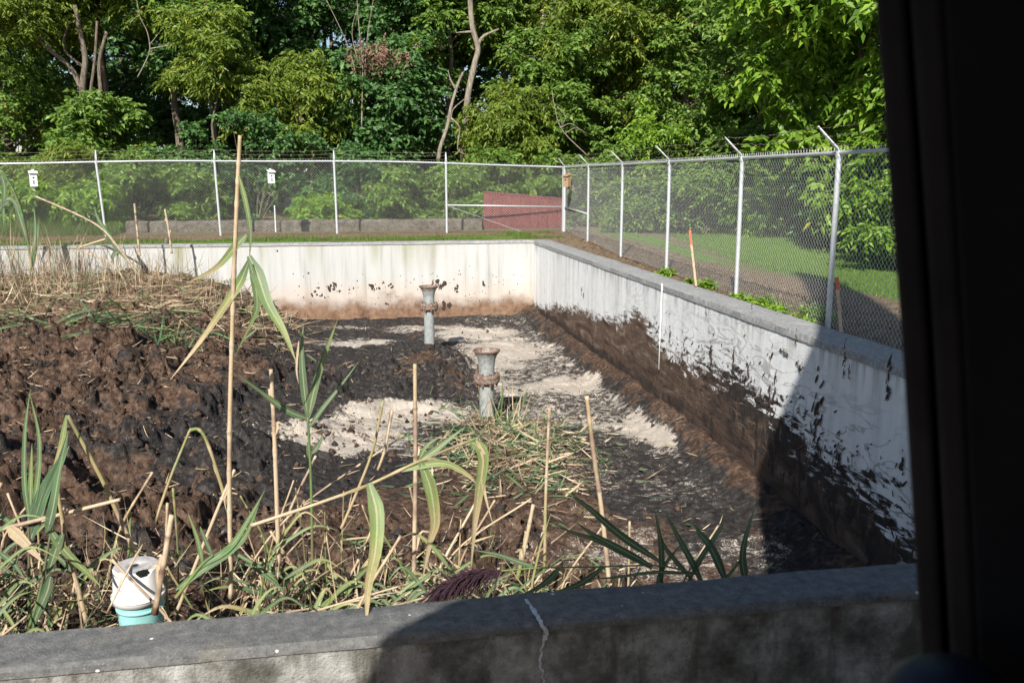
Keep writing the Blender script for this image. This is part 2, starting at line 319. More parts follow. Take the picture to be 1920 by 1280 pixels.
SANDP = [(-.35, 11.7, 1.0, .75, 1.0), (.75, 12.5, .95, .55, 1.0), (0.05, 19.0, .9, .5, .75), (2.55, 19.7, 1.05, .95, .9), (3.0, 17.6, 1.1, 1.7, .85), (2.6, 16.3, .8, .6, .8), (3.2, 14.2, 1.0, .85, 1.0), (2.3, 15.6, .5, .5, .6),
         (3.95, 11.2, .45, 1.1, 1.0), (3.3, 11.8, .6, .35, .6), (2.6, 7.3, 1.5, .45, .42), (3.4, 9.3, .9, .8, .28), (2.6, 9.6, .9, 1.1, .26), (2.6, 12.6, .6, .8, .55), (-.45, 20.9, .5, .3, .5), (2.3, 5.9, .5, .3, .7), (1.6, 20.6, 1.6, .35, .5)]
def sandf(x, y):
    wx = x+(fbm(x*1.1, y*1.1, 4, 51)-.5)*1.1; wy = y+(fbm(x*1.1+9, y*1.1, 4, 52)-.5)*1.1; s = -.05+.21*sstep(1.2, 2.2, x)*sstep(5.5, 7.5, y)-.22*sstep(3.2, 3.9, x)*sstep(10.5, 9.2, y)+.12*sstep(2.2, 2.8, x)*sstep(10, 11, y)+.16*sstep(-1, .5, x)*sstep(11, 12, y)*sstep(21, 18, y)
    for cx, cy, rx, ry, a in SANDP: s = np.maximum(s, a*1.12*np.exp(-(((wx-cx)/rx)**2+((wy-cy)/ry)**2)**1.4))
    return s
def grid(xs, ys):
    X, Y = np.meshgrid(xs, ys); nx, ny = len(xs), len(ys); i = np.arange(nx*ny).reshape(ny, nx)
    return X.ravel(), Y.ravel(), np.stack([i[:-1, :-1].ravel(), i[:-1, 1:].ravel(), i[1:, 1:].ravel(), i[1:, :-1].ravel()], 1)
ys = [YN1-.02]
while ys[-1] < YF0+.02: ys.append(ys[-1]+.016+.0018*(ys[-1]-3))
ys = np.array(ys); xs = np.concatenate([np.linspace(XL, -8.6, 60)[:-1], np.arange(-8.6, XR+.02, .023)])
GX, GY, Q = grid(xs, ys); Hh, Mm, Mass = hfield(GX, GY); S = sandf(GX, GY)*(1-sstep(.12, .4, Mass)*.85)-.8*sstep(XR-.42, XR-.22, GX+.3*(fbm(GX*2, GY*2, 3, 99)-.5))*(GY > 6.5)
blk = .27+.02*sstep(-.8, -2, GX)-.45*sstep(XR-.5, XR-.1, GX)*(GY > 8)+.45*sstep(.5, .0, Mass)+.35*np.exp(-(((GX+1.2)/2.2)**2+((GY-11)/4.)**2))-.35*sstep(8.2, 6, GY)*sstep(-.8, .5, GX)+.1*(GX > 2.5)-1.3*np.exp(-(((GX-1.0)/1.6)**2+((GY-7.3)/2.6)**2)**1.5)-.4*np.exp(-(((GX-1.9)/.8)**2+((GY-10.8)/1.1)**2))
straw = sstep(15, 18.5, GY)*sstep(-2.2, -4, GX)*.8
me = np_mesh('mud', np.stack([GX, GY, Hh], 1), Q, {'sand': S, 'black': blk, 'straw': straw}); tag(link('mud', me, MUD), kind='structure')
def hz(x, y): return float(hfield(np.array([x]), np.array([y]))[0][0])

# ---- outer ground with a hole for the basin
def gz(x, y):
    z = -.10+.10*(fbm(x*.3, y*.3, 3, 61)-.5)+.02*(fbm(x*4, y*4, 2, 62)-.5)
    z = z+.14*sstep(19, 24, y)*(x < 6.2)-.35*sstep(6.5, 10, x)*sstep(24, 16, y)
    return np.where(y < 2.9, -1.35+.05*fbm(x*2, y*2, 2, 5), z)
gx = np.unique(np.concatenate([np.array([-400, -200, -100, -60, -40, -30, -24, -20, -16]), np.arange(-13.28, 20, .16), [XL-.28, XL-.1, XRO-.12, XRO-.02, 22, 26, 32, 40, 60, 100, 200, 400]]))
gy = np.unique(np.concatenate([np.array([-200, -100, -50, -20, -10, -5, -2, 0, 2, 2.86, 2.9]), np.arange(3.0, 34, .16), [YF1-.1, YF1-.02, 36, 40, 46, 55, 70, 100, 150, 250, 500]]))
AX, AY, Q = grid(gx, gy); AZ = gz(AX, AY)
cxm = AX[Q].mean(1); cym = AY[Q].mean(1); keep = ~((cxm > XL-.12) & (cxm < XRO-.06) & (cym > 2.88) & (cym < YF1-.06)); Q = Q[keep]
strip = np.exp(-((AY-22.35-.05*AX)/.42)**2)*(AX < 4.4)
gr = .15+.75*strip+.75*sstep(6.3, 7.6, AX)*sstep(34, 20, AY)*(AY > 4)+.25*((AY > 24.6) & (AX < 6))
gr = gr-.5*np.exp(-((AX-6.9-(AY-10)*.11)/.35)**2)*(AY > 9)
tag(link('ground', np_mesh('ground', np.stack([AX, AY, AZ], 1), Q, {'grass': gr}), GROUND), kind='structure')
# basin floor slab below the mud
MB().box(XL-.3, XRO, YN0, YF1, -2.3, -2.12).build('basin_floor', CAP)
tag(bpy.data.objects['basin_floor'], kind='structure')

# ------------------------------------------------------------------ concrete walls
def wall_face_grid(name, mat, P0, du, nu, zs, attrs, parent): pass
WG = 'concrete walls of the basin'
# right wall
zl = [(1005, 575), (1080, 580), (1150, 605), (1200, 588), (1240, 655), (1300, 685), (1380, 700), (1450, 770), (1540, 850), (1620, 910), (1700, 1000)]
pl = sorted([(at(x, y, X=XR).y, at(x, y, X=XR).z) for x, y in zl]); ply = np.array([p[0] for p in pl]); plz = np.array([p[1] for p in pl])
wr = root('concrete_wall', (XR, 12, 0), 'long right-hand basin wall, mud smeared, running beside the barbed fence', 'wall')
yy = np.arange(YN1, YF0+.01, .06); zz = np.linspace(-2.2, -.09, 42); WY, WZ, Q = grid(yy, zz)
md = np.interp(WY, ply, plz)-WZ
spat = np.interp(WY, [5, 6, 7.5, 10.5, 12.5, 15, 21], [.8, 1, 1, 1, .5, .15, .05])
bk = np.interp(WY, [5, 7, 9.5, 11, 14, 18, 21], [.85, .85, .6, .3, .15, .1, .1])+.75*sstep(-1.35, -1.8, WZ)
me = np_mesh('wall_face', np.stack([np.full_like(WY, XR)-12e-3*sstep(.0, .2, md)-WY*0, WY, WZ], 1), Q[:, ::-1], {'mud': md, 'spatter': spat, 'black': bk})
o = link('wall_face', me, WRIGHT, wr); o.matrix_parent_inverse = wr.matrix_world.inverted(); o.location = -Vector((XR, 12, 0))
def child_world(o, r):
    """child meshes are modelled in world coordinates; shift them under their thing"""
    o.parent = r; o.matrix_parent_inverse.identity(); o.location = -Vector(r.location); return o
child_world(o, wr)
child_world(MB().box(XR+.012, XRO-.02, YN1, YF0, -2.2, -.09).build('wall_core', FACE), wr)
def cap_mesh(p0, p1, w, h, seed, name='wall_cap', off=.006):
    """slightly uneven coping slab from p0 to p1 (top middle line)"""
    p0, p1 = Vector(p0), Vector(p1); n = max(8, int((p1-p0).length/.05)); d = (p1-p0).normalized(); s = Vector((d.y, -d.x, 0)); V = []; F = []
    prof = [(-w/2, -h), (-w/2, -.012), (-w/2+.012, 0), (-w/6, .0), (w/6, 0), (w/2-.012, 0), (w/2, -.012), (w/2, -h)]; k = len(prof)
    for i in range(n+1):
        p = p0.lerp(p1, i/n)
        for j, (a, b) in enumerate(prof):
            q = Vector((i*.05*1.7+seed, j*1.3, 0)); q2 = Vector((i*.05*9+seed, j*2.3, 3)); e = mn.noise(q)*off+mn.noise(q2)*off*.6
            V.append(p+s*(a+e*(1 if abs(a) > w/3 else 0)*(1 if a > 0 else -1))+Vector((0, 0, b+e*.6*(0 if b < -.02 else 1))))
    for i in range(n):
        for j in range(k-1): F.append((i*k+j, (i+1)*k+j, (i+1)*k+j+1, i*k+j+1))
    F += [tuple(range(k)), tuple(n*k+j for j in range(k))[::-1]]
    return MB().add(V, F)
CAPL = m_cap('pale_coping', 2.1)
child_world(cap_mesh(((XR+XRO)/2, YN1+.02, 0), ((XR+XRO)/2, YF0-.03, 0), XRO-XR+.03, .085, 1).build('wall_cap', CAPL, smooth=True, angle=40), wr)
# far wall
wf = root('concrete_wall', (-4, YF0, 0), 'whitewashed far basin wall facing the camera with brown waterline stain', 'wall')
child_world(MB().box(XL, XRO, YF0, YF1, -2.2, -.06).build('wall_core', WFAR), wf)
child_world(cap_mesh((XL, (YF0+YF1)/2, .0), (XRO+.01, (YF0+YF1)/2, .0), YF1-YF0+.04, .065, 5).build('wall_cap', CAPL, smooth=True, angle=40), wf)
# left wall (out of frame, closes the basin)
wl = root('concrete_wall', (XL, 12, 0), 'left basin wall beyond the mud pile', 'wall')
child_world(MB().box(XL-.28, XL-.002, YN0, YF1, -2.2, -.06).build('wall_core', WFAR), wl); child_world(cap_mesh((XL-.14, YN0, 0), (XL-.14, YF1, 0), .32, .065, 9).build('wall_cap', CAPL), wl)
# near wall
wn_ = root('concrete_wall', (0, (YN0+YN1)/2, 0), 'dark weathered near wall along the bottom edge with a pale sealed crack', 'wall')
child_world(MB().box(XL, XRO, YN0+.006, YN1-.006, -2.2, -.037).build('wall_core', FACE), wn_)
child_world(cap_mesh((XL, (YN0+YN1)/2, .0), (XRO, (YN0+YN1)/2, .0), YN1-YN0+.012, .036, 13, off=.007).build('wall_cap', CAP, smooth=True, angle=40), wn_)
SEAL = m_plain('crack_sealant', (.50, .51, .52), .8, 0, .3, 60, .8)
rs = random.Random(3); V = []; F = []; W = [.010, .008, .009, .006, .007, .009, .004, .006, .009]
tp = [at(985, 1122, Z=.004), at(1000, 1142, Z=.004), at(1012, 1162, Z=.004), at(1024, 1186, Y=YN0-.016), at(1022, 1200, Y=YN0-.016)]
tp = spline(tp, 22)
for i, p in enumerate(tp):
    w = .004+rs.random()*.006; j = rs.uniform(-.003, .003); top = p.z > -.001
    p = Vector((p.x, p.y, .0045)) if top else Vector((p.x, YN0-.0135, p.z)); V += [p+Vector((-w+j, 0, 0)), p+Vector((w+j, 0, 0))]
for i in range(len(tp)-1): F.append((2*i, 2*i+1, 2*i+3, 2*i+2))
child_world(MB().add(V, F).build('crack_filler', SEAL), wn_)
V = []; F = []; tp = spline([(tp[-1].x, YN0+.003, -.037), (tp[-1].x-.012, YN0+.003, -.15), (tp[-1].x+.004, YN0+.003, -.27), (tp[-1].x-.006, YN0+.003, -.5)], 26)
for i, p in enumerate(tp):
    w = .001+rs.random()*.004; j = rs.uniform(-.005, .005); V += [p+Vector((-w+j, 0, 0)), p+Vector((w+j, 0, 0))]
for i in range(len(tp)-1): F.append((2*i, 2*i+1, 2*i+3, 2*i+2))
child_world(MB().add(V, F).build('crack_filler', SEAL), wn_)

# ---- mud spatter stuck on the walls (thick little lumps)
def splat(mb, p, n, up, w, h, th, rnd, m=9):
    n, up = Vector(n), Vector(up); sd_ = n.cross(up).normalized(); up = sd_.cross(n).normalized(); V = [Vector(p)+n*th]; 
    rr = [rnd.uniform(.6, 1.25) for _ in range(m)]
    for ring, (k, t) in enumerate(((.65, .8), (1, .0))):
        for i in range(m):
            a = 2*math.pi*i/m; V.append(Vector(p)+sd_*math.cos(a)*w/2*k*rr[i]+up*math.sin(a)*h/2*k*rr[i]+n*(th*t))
    F = [(0, 1+i, 1+(i+1) % m) for i in range(m)]+[(1+i, 1+m+i, 1+m+(i+1) % m, 1+(i+1) % m) for i in range(m)]
    mb.add(V, F)
DIRT = m_plain('dried_mud', (.045, .030, .022), .85, 0, .5, 40, .9)
mb = MB(); r = random.Random(12)
for (px, py, s) in ((588, 552, .13), (602, 557, .1), (617, 540, .12), (627, 535, .12), (625, 541, .08), (636, 546, .05), (655, 543, .04), (695, 536, .14), (700, 541, .08), (710, 540, .07), (718, 530, .06), (733, 538, .11),
                    (812, 530, .1), (820, 527, .12), (828, 532, .14), (826, 540, .09), (855, 540, .12), (907, 533, .1), (838, 575, .18), (597, 540, .05), (663, 540, .04), (520, 470, .05), (578, 512, .05), (725, 570, .07), (550, 513, .03)):
    p = at(px, py, Y=YF0-.001)
    for k in range(4): splat(mb, p+Vector((r.gauss(0, s*.25), 0, r.gauss(0, s*.3))), (0, -1, 0), (r.uniform(-.5, .3), 0, 1), s*r.uniform(.3, .8), s*r.uniform(.4, 1.1), .01, r)
for k in range(120):
    p = Vector((r.uniform(-1.6, 4.2), YF0-.001, r.triangular(-1.7, -.6, -1.2))); s = r.uniform(.01, .03); splat(mb, p, (0, -1, 0), (0, 0, 1), s, s*1.5, .004, r, 6)
child_world(tag(mb.build('mud_spatter', DIRT, smooth=True), kind='stuff'), wf)
mb = MB()
for (px, py, w, h) in ((1332, 665, .06, .3), (1375, 675, .06, .32), (1402, 690, .07, .24), (1530, 760, .1, .55), (1538, 790, .1, .5), (1570, 840, .07, .3), (1500, 690, .12, .1), (1445, 720, .05, .55), (1452, 735, .05, .4), (1584, 670, .03, .28), (1667, 705, .05, .45),
                       (1256, 625, .06, .2), (1090, 545, .05, .14), (1094, 552, .05, .12), (1410, 575, .03, .08), (1493, 635, .03, .1), (1465, 657, .15, .05), (1474, 664, .1, .04), (1630, 890, .3, .12), (1690, 870, .06, .22), (1680, 905, .12, .08), (1592, 700, .03, .1), (1425, 740, .05, .2)):
    p = at(px, py, X=XR-.013)
    for k in range(16):
        u_ = r.gauss(0, .33); splat(mb, p+Vector((0, r.gauss(0, w*.3), u_*h)), (-1, 0, 0), (0, r.uniform(-.9, .3), 1), w*r.uniform(.15, .6)*(1-abs(u_)*.6), h*r.uniform(.06, .28), .006, r, 7)
for k in range(420):
    y = r.uniform(5.2, 12.5); lz = float(np.interp(y, ply, plz)); z = lz+abs(r.gauss(0, .28))-.15
    if z > -.12: continue
    a = r.choice([-.9, -.7, -1.2, .5]); s = r.uniform(.005, .024); splat(mb, Vector((XR-.012, y, z)), (-1, 0, 0), (0, a+r.gauss(0, .25), .7), s, s*r.uniform(1.5, 6), .006, r, 6)
child_world(tag(mb.build('mud_spatter', DIRT, smooth=True), kind='stuff'), wr)

# ------------------------------------------------------------------ chain-link fences
def zigzag(p0, p1, zb, zt, wr_=.0017, d=.0355):
    """woven wire between two points; zb/zt are (start,end) heights"""
    p0 = np.array(p0, float); p1 = np.array(p1, float); Lh = np.linalg.norm(p1-p0); u = (p1-p0)/Lh; nn = np.array([-u[1], u[0]]); nw = int(Lh/d)
    Hm = max(zt[0]-zb[0], zt[1]-zb[1]); nr = int(Hm/d)
    i = np.arange(nw)[:, None]; j = np.arange(nr+1)[None, :]; odd = (i+j) % 2
    s = (i+odd)*d+0*j; t = np.clip(s/Lh, 0, 1); base = zb[0]+(zb[1]-zb[0])*t; z = base+j*((zt[0]+(zt[1]-zt[0])*t-base)/nr)
    off = np.where(odd == 1, .0035, -.0035)*np.where(i % 2 == 0, 1, -1)
    bow = .012*np.sin(s*1.1+z*1.7)*np.sin(np.pi*np.clip((z-base)/Hm, 0, 1))
    P = np.stack([p0[0]+u[0]*s+nn[0]*(off+bow), p0[1]+u[1]*s+nn[1]*(off+bow), z], -1)
    A, B = P[:, :-1].reshape(-1, 3), P[:, 1:].reshape(-1, 3); T = B-A; T /= np.linalg.norm(T, axis=1)[:, None]
    N = np.tile([nn[0], nn[1], 0], (len(A), 1)); S_ = np.cross(T, N); V = []
    for E in (A, B):
        for c in (0, 2.094, 4.189): V.append(E+(N*math.cos(c)+S_*math.sin(c))*wr_)
    V = np.stack(V, 1).reshape(-1, 3); b = np.arange(len(A))[:, None]*6
    Q = np.concatenate([b+np.array([[k, (k+1) % 3, 3+(k+1) % 3, 3+k]]) for k in range(3)])
    return V, Q
def barb(mb, a, b, sag, seed, arms=True):
    rr = random.Random(seed); L = (b-a).length; n = max(3, int(L/.12)); pts = []
    for i in range(n+1):
        t = i/n; p = a.lerp(b, t); p.z -= sag*4*t*(1-t); p.x += rr.gauss(0, .003); p.z += rr.gauss(0, .006); pts.append(p)
    mb.tube(pts, .0024, 4)
    for p in pts[1:-1]:
        for q in range(2):
            v = Vector((rr.gauss(0, 1), rr.gauss(0, 1), rr.gauss(0, 1))).normalized()*.014; mb.tube([p-v, p+v], .0016, 3)
def chain_fence(name, P, rail, label, cat, inward, midrails, armtips=None, first_arm=0):
    """P: post base points; rail: rail heights; inward: arm direction"""
    f = root(name, (P[0].x, P[0].y, 0), label, cat)
    W = lambda o: child_world(o, f)
    for i, p in enumerate(P):
        thick = .045 if i in midrails['thick'] else .030
        lean = midrails.get('lean', {}).get(i, 0)
        mb = MB(); top = Vector((p.x+lean, p.y, rail[i]-.03)); mb.tube([(p.x, p.y, p.z-.15), tuple(top)], thick, 14)
        post = W(mb.build('post', GALV, smooth=True, angle=50))
        mb = MB(); mb.tube([top-Vector((0, 0, .02)), top+Vector((0, 0, .05))], thick+.007, 12); mb.tube([top-Vector((0, 0, .005)), top+Vector((0, 0, .015))], thick+.011, 12); W(mb.build('post_cap', GALV, smooth=True, angle=50))
        if i >= first_arm:
            a = Vector((p.x+lean, p.y, rail[i]+.02)); tip = a+inward[i]
            d = (tip-a); sdv = d.cross(Vector((0, 0, 1))).normalized()
            mb = MB(); pr = [a+sdv*.012, a+sdv*.028, tip+sdv*.012, tip+sdv*.004]
            for sg in (-1, 1): mb.tube([a+sdv*.016*sg-Vector((0, 0, .04)), a+d*.1+sdv*.016*sg, tip+sdv*.006*sg], [.013, .011, .007], 6)
            mb.tube([a+d*.1, tip], [.010, .007], 6); W(mb.build('barbed_wire_arm', GALV, smooth=True))
    mb = MB()
    for i in range(len(P)-1):
        a = Vector((P[i].x, P[i].y, rail[i])); b = Vector((P[i+1].x, P[i+1].y, rail[i+1])); m_ = a.lerp(b, .5); m_.z += midrails.get('bow', 0)*(1 if i % 2 else -.4)
        mb = MB(); mb.tube(spline([a, m_, b], 9), .021, 12, cap=True); mb.tube([a.lerp(b, .49)+Vector((0, 0, midrails.get('bow', 0)*(1 if i % 2 else -.4))), a.lerp(b, .52)+Vector((0, 0, midrails.get('bow', 0)*(1 if i % 2 else -.4)))], .0245, 12)
        W(mb.build('top_rail', GALV, smooth=True, angle=50))
        V, Q = zigzag((P[i].x, P[i].y), (P[i+1].x, P[i+1].y), (P[i].z+.03, P[i+1].z+.03), (rail[i]+.015, rail[i+1]+.015))
        panel = (V, Q); mb = MB(); d = (b-a).normalized(); n = int((b-a).length/.071)
        for k in range(n):      # twisted barb ends along the top
            q = a.lerp(b, (k+.5)/n)+Vector((0, 0, .02)); mb.tube([q, q+d*.008+Vector((0, 0, .035))], .0016, 3); mb.tube([q, q-d*.008+Vector((0, 0, .035))], .0016, 3)
        nv = len(V); sv = np.array(mb.v); sq = np.array([q_ for q_ in mb.f if len(q_) == 4])+nv
        W(link('chain_link_mesh', np_mesh('chain_link_mesh', np.concatenate([V, sv]), np.concatenate([Q, sq]), smooth=False), WIRE))
    for k, fr in enumerate((.97, .64, .3)):
        mb = MB()
        for i in range(first_arm, len(P)-1):
            a = Vector((P[i].x, P[i].y, rail[i]+.02))+inward[i]*fr; b = Vector((P[i+1].x, P[i+1].y, rail[i+1]+.02))+inward[i+1]*fr
            barb(mb, a, b, .03+.01*k, 100*k+i)
        W(mb.build('barbed_wire', RUSTW))
    return f, W
# back fence: posts from the corner to the left
bp = [(5.74, 24.5, 1.83), (2.42, 24.4, 1.93), (-.55, 24.35, 1.97), (-3.55, 24.2, 1.96), (-6.35, 24.1, 1.93), (-9.4, 24.0, 1.86), (-12.4, 23.9, 1.86)]
P = [Vector((x, y, float(gz(np.array(x), np.array(y))))) for x, y, z in bp]
inw = [Vector((-.04, -.02, .28))]+[Vector((0, .02, .27))]*6
bf, W = chain_fence('chain_link_fence', P, [b[2] for b in bp], 'galvanised chain link fence behind the far basin wall topped with barbed wire', 'fence', inw,
            {'thick': (0,), 'bow': .012, 'lean': {1: 0, 2: -.02, 3: -.05, 4: -.10}}, first_arm=1)
mb = MB(); mb.tube([(5.70, 24.49, .73), (2.45, 24.4, .80)], .021, 10); W(mb.build('mid_rail', GALV, smooth=True))
mb = MB(); mb.tube([(2.45, 24.38, .78), (4.5, 24.45, .06)], .006, 6); W(mb.build('brace_rod', GALV))
# right fence
def rx(y): return 5.0+.047*(y-8.7)
ry = [24.38, 21.2, 17.86, 14.63, 11.38, 8.71, 5.5, 2.3]
rrl = [1.82, 1.82, 1.80, 1.79, 1.78, 1.77, 1.77, 1.77]
P = [Vector((rx(y), y, float(gz(np.array(rx(y)), np.array(y))) if y > 3 else -.1)) for y in ry]
inw2 = [Vector((-.19, 0, .24))]+[Vector((-.27, -.02, .25))]*7
rf, W2 = chain_fence('chain_link_fence', P, rrl, 'galvanised chain link fence along the right wall with slanted barbed wire arms', 'fence', inw2, {'thick': (0,), 'bow': 0, 'lean': {}})
mb = MB(); mb.tube([(rx(24.38)-.0, 24.3, .72), (rx(21.2), 21.25, .66)], .021, 10); W2(mb.build('mid_rail', GALV, smooth=True))
mb = MB(); mb.tube([(rx(21.3), 21.3, .62), (rx(23.6), 23.6, .05)], .006, 6); W2(mb.build('brace_rod', GALV))

# ------------------------------------------------------------------ nest boxes, stakes, small posts
WHITEP = m_plain('white_paint', (.72, .73, .72), .6, 0, .12, 20); WOOD = m_plain('raw_wood', (.33, .22, .13), .8, 0, .3, 25, .5); STAKEW = m_plain('stake_wood', (.42, .31, .21), .85, 0, .3, 30, .5)
ORANGE = m_plain('orange_marking_paint', (.50, .13, .08), .7, 0, .2, 40); DARKH = m_plain('dark_hole', (.01, .01, .01), .9)
def nest_box(loc, w, d, h, mat, label, rz, pole=None, roofmat=None):
    f = root('nest_box', loc, label, 'nest box', rz=rz)
    mb = MB().box(-w/2, w/2, -d/2, d/2, 0, h); mb.build('body', mat, f, bevel=.006)
    mb = MB(); s = .02; V = [(-w/2-s, -d/2-.05, h+.004), (w/2+s, -d/2-.05, h+.004), (w/2+s, d/2+.01, h+.05), (-w/2-s, d/2+.01, h+.05)]; V += [(x, y, z+.018) for x, y, z in V]
    mb.add(V, [(3, 2, 1, 0), (4, 5, 6, 7), (0, 1, 5, 4), (1, 2, 6, 5), (2, 3, 7, 6), (3, 0, 4, 7)]); mb.build('roof', roofmat or mat, f)
    mb = MB(); a = [(.022*math.cos(t*math.pi/6), -d/2-.002, h*.68+.022*math.sin(t*math.pi/6)) for t in range(12)]; b = [(x, y+.001, z) for x, y, z in a]
    mb.add(a, [tuple(range(12))[::-1]]); mb.build('entrance_hole', DARKH, f)
    if mat is WHITEP: MB().box(-.012, .012, -d/2-.006, -d/2-.001, h*.2, h*.48).build('latch', DIRT, f)
    MB().box(-.03, .03, d/2-.001, d/2+.02, -.06, h+.1).build('backboard', mat, f)
    return f
p = at(64, 350, Y=23.92); nest_box((p.x, p.y, p.z), .17, .16, .32, WHITEP, 'white nest box hung on the back fence near the left edge', .35)
p = at(509, 344, Y=24.13); nest_box((p.x, p.y, p.z), .155, .15, .28, WHITEP, 'white nest box hung on the back fence left of the tall reed', .3)
p = at(1075, 349, X=5.5); nest_box((5.50, 23.1, 1.3), .17, .14, .27, WOOD, 'tan wooden nest box on the right fence beside the corner post', -.9)
def stake(a, b, w, label, tip=.2):
    f = root('survey_stake', tuple(a), label, 'stake'); d = b-a; s = Vector((1, 0, 0)); t = Vector((0, 1, 0))
    def seg(k0, k1, g):
        q = []
        for k in (k0, k1):
            c = d*k
            for sx, sy in ((-1, -1), (1, -1), (1, 1), (-1, 1)): q.append(c+s*sx*w*g+t*sy*w*.4*g)
        return MB().add(q, [(3, 2, 1, 0), (4, 5, 6, 7), (0, 1, 5, 4), (1, 2, 6, 5), (2, 3, 7, 6), (3, 0, 4, 7)])
    seg(0, 1, 1).build('shaft', STAKEW, f); seg(1-tip, 1.003, 1.08).build('painted_tip', ORANGE, f); return f
stake(at(1305, 536, Y=11.75), at(1293, 432, Y=12.1), .016, 'wooden survey stake with orange tip leaning mid way along the right wall', .26)
stake(at(1577, 622, Y=8.0), at(1569, 520, Y=8.25), .016, 'wooden survey stake with orange tip against the nearest fence post', .22)
# measuring pole against the right wall
mb = MB(); mb.tube([(XR-.05, 12.05, -1.24), (XR-.03, 12.08, .02)], .0095, 8); f = mb.build('measuring_pole', WHITEP, smooth=True)
tag(f, 'thin white pole standing upright against the muddy right wall', 'pole')
GREYW = m_plain('grey_weathered_wood', (.17, .14, .11), .9, 0, .4, 25, .8)
mb = MB(); p = at(313, 464, Y=22.2); mb.tube([(p.x, p.y, -.1), (p.x, p.y, .05), (p.x+.01, p.y, .11)], [.06, .055, .05], 9); tag(mb.build('wooden_stump', GREYW, smooth=True, angle=50), 'short grey stump of a post on the grass strip behind the far wall', 'stump')
# maroon panel and low block wall behind the back fence
MAR = m_plain('maroon_boards', (.15, .05, .046), .75, 0, .3, 6, .3)
rp = root('maroon_panel', (4.8, 26.4, 0), 'maroon board panel with sloping top behind the fence corner', 'panel')
a, b = at(904, 440, Y=26.4), at(908, 360, Y=26.4); c, d = at(1062, 374, Y=26.1), at(1062, 440, Y=26.1)
def slab(q, th, n=(0, 1, 0)):
    n = Vector(n)*th; V = [Vector(v) for v in q]+[Vector(v)+n for v in q]; return MB().add(V, [(0, 1, 2, 3), (7, 6, 5, 4), (0, 4, 5, 1), (1, 5, 6, 2), (2, 6, 7, 3), (3, 7, 4, 0)])
nb = 9
for k in range(nb):
    t0, t1 = k/nb, (k+.965)/nb; q = [a.lerp(d, t0), a.lerp(d, t1), b.lerp(c, t1), b.lerp(c, t0)]
    slab(q, .04).build('board', MAR, rp).location = -Vector(rp.location)
slab([b+Vector((-.02, -.02, -.02)), c+Vector((.02, -.02, -.02)), c+Vector((.02, -.02, .03)), b+Vector((-.02, -.02, .03))], .08).build('top_trim', MAR, rp).location = -Vector(rp.location)
BLOCK = NT('rubble_concrete'); n = BLOCK.noise(6, 7, .7); v = BLOCK.voro(5); BLOCK.bump(n, 1, .03); BLOCK = BLOCK.col(BLOCK.ramp(n, [(.3, (.05, .045, .032)), (.5, (.125, .11, .085)), (.7, (.21, .185, .15))]), .95)
V = []; F = []
n = 90
for i in range(n+1):
    x = -6.3+i*(9.9/n)
    for (yy_, zz_) in ((25.8, -.3), (25.85, .0), (25.86, .30), (25.95, .36), (26.2, .36), (26.3, -.3)):
        e = Vector((0, mn.noise(Vector((x*3, zz_*6, 1)))*.05, mn.noise(Vector((x*2, yy_*3, 4)))*.04 if zz_ > .2 else 0)); V.append(Vector((x, yy_, zz_))+e)
for i in range(n):
    for j in range(5): F.append((i*6+j, (i+1)*6+j, (i+1)*6+j+1, i*6+j+1))
F += [tuple(range(6)), tuple(n*6+j for j in range(6))[::-1]]
tag(MB().add(V, F).build('low_wall', BLOCK), 'low rough grey concrete wall seen through the back fence', 'wall')
mb = MB(); q = at(516, 412, Y=25.6); mb.tube([(q.x, 25.6, 0), (q.x, 25.6, .78)], .018, 8); tag(mb.build('white_peg', WHITEP), 'short white peg in front of the low wall under the white nest box', 'peg')

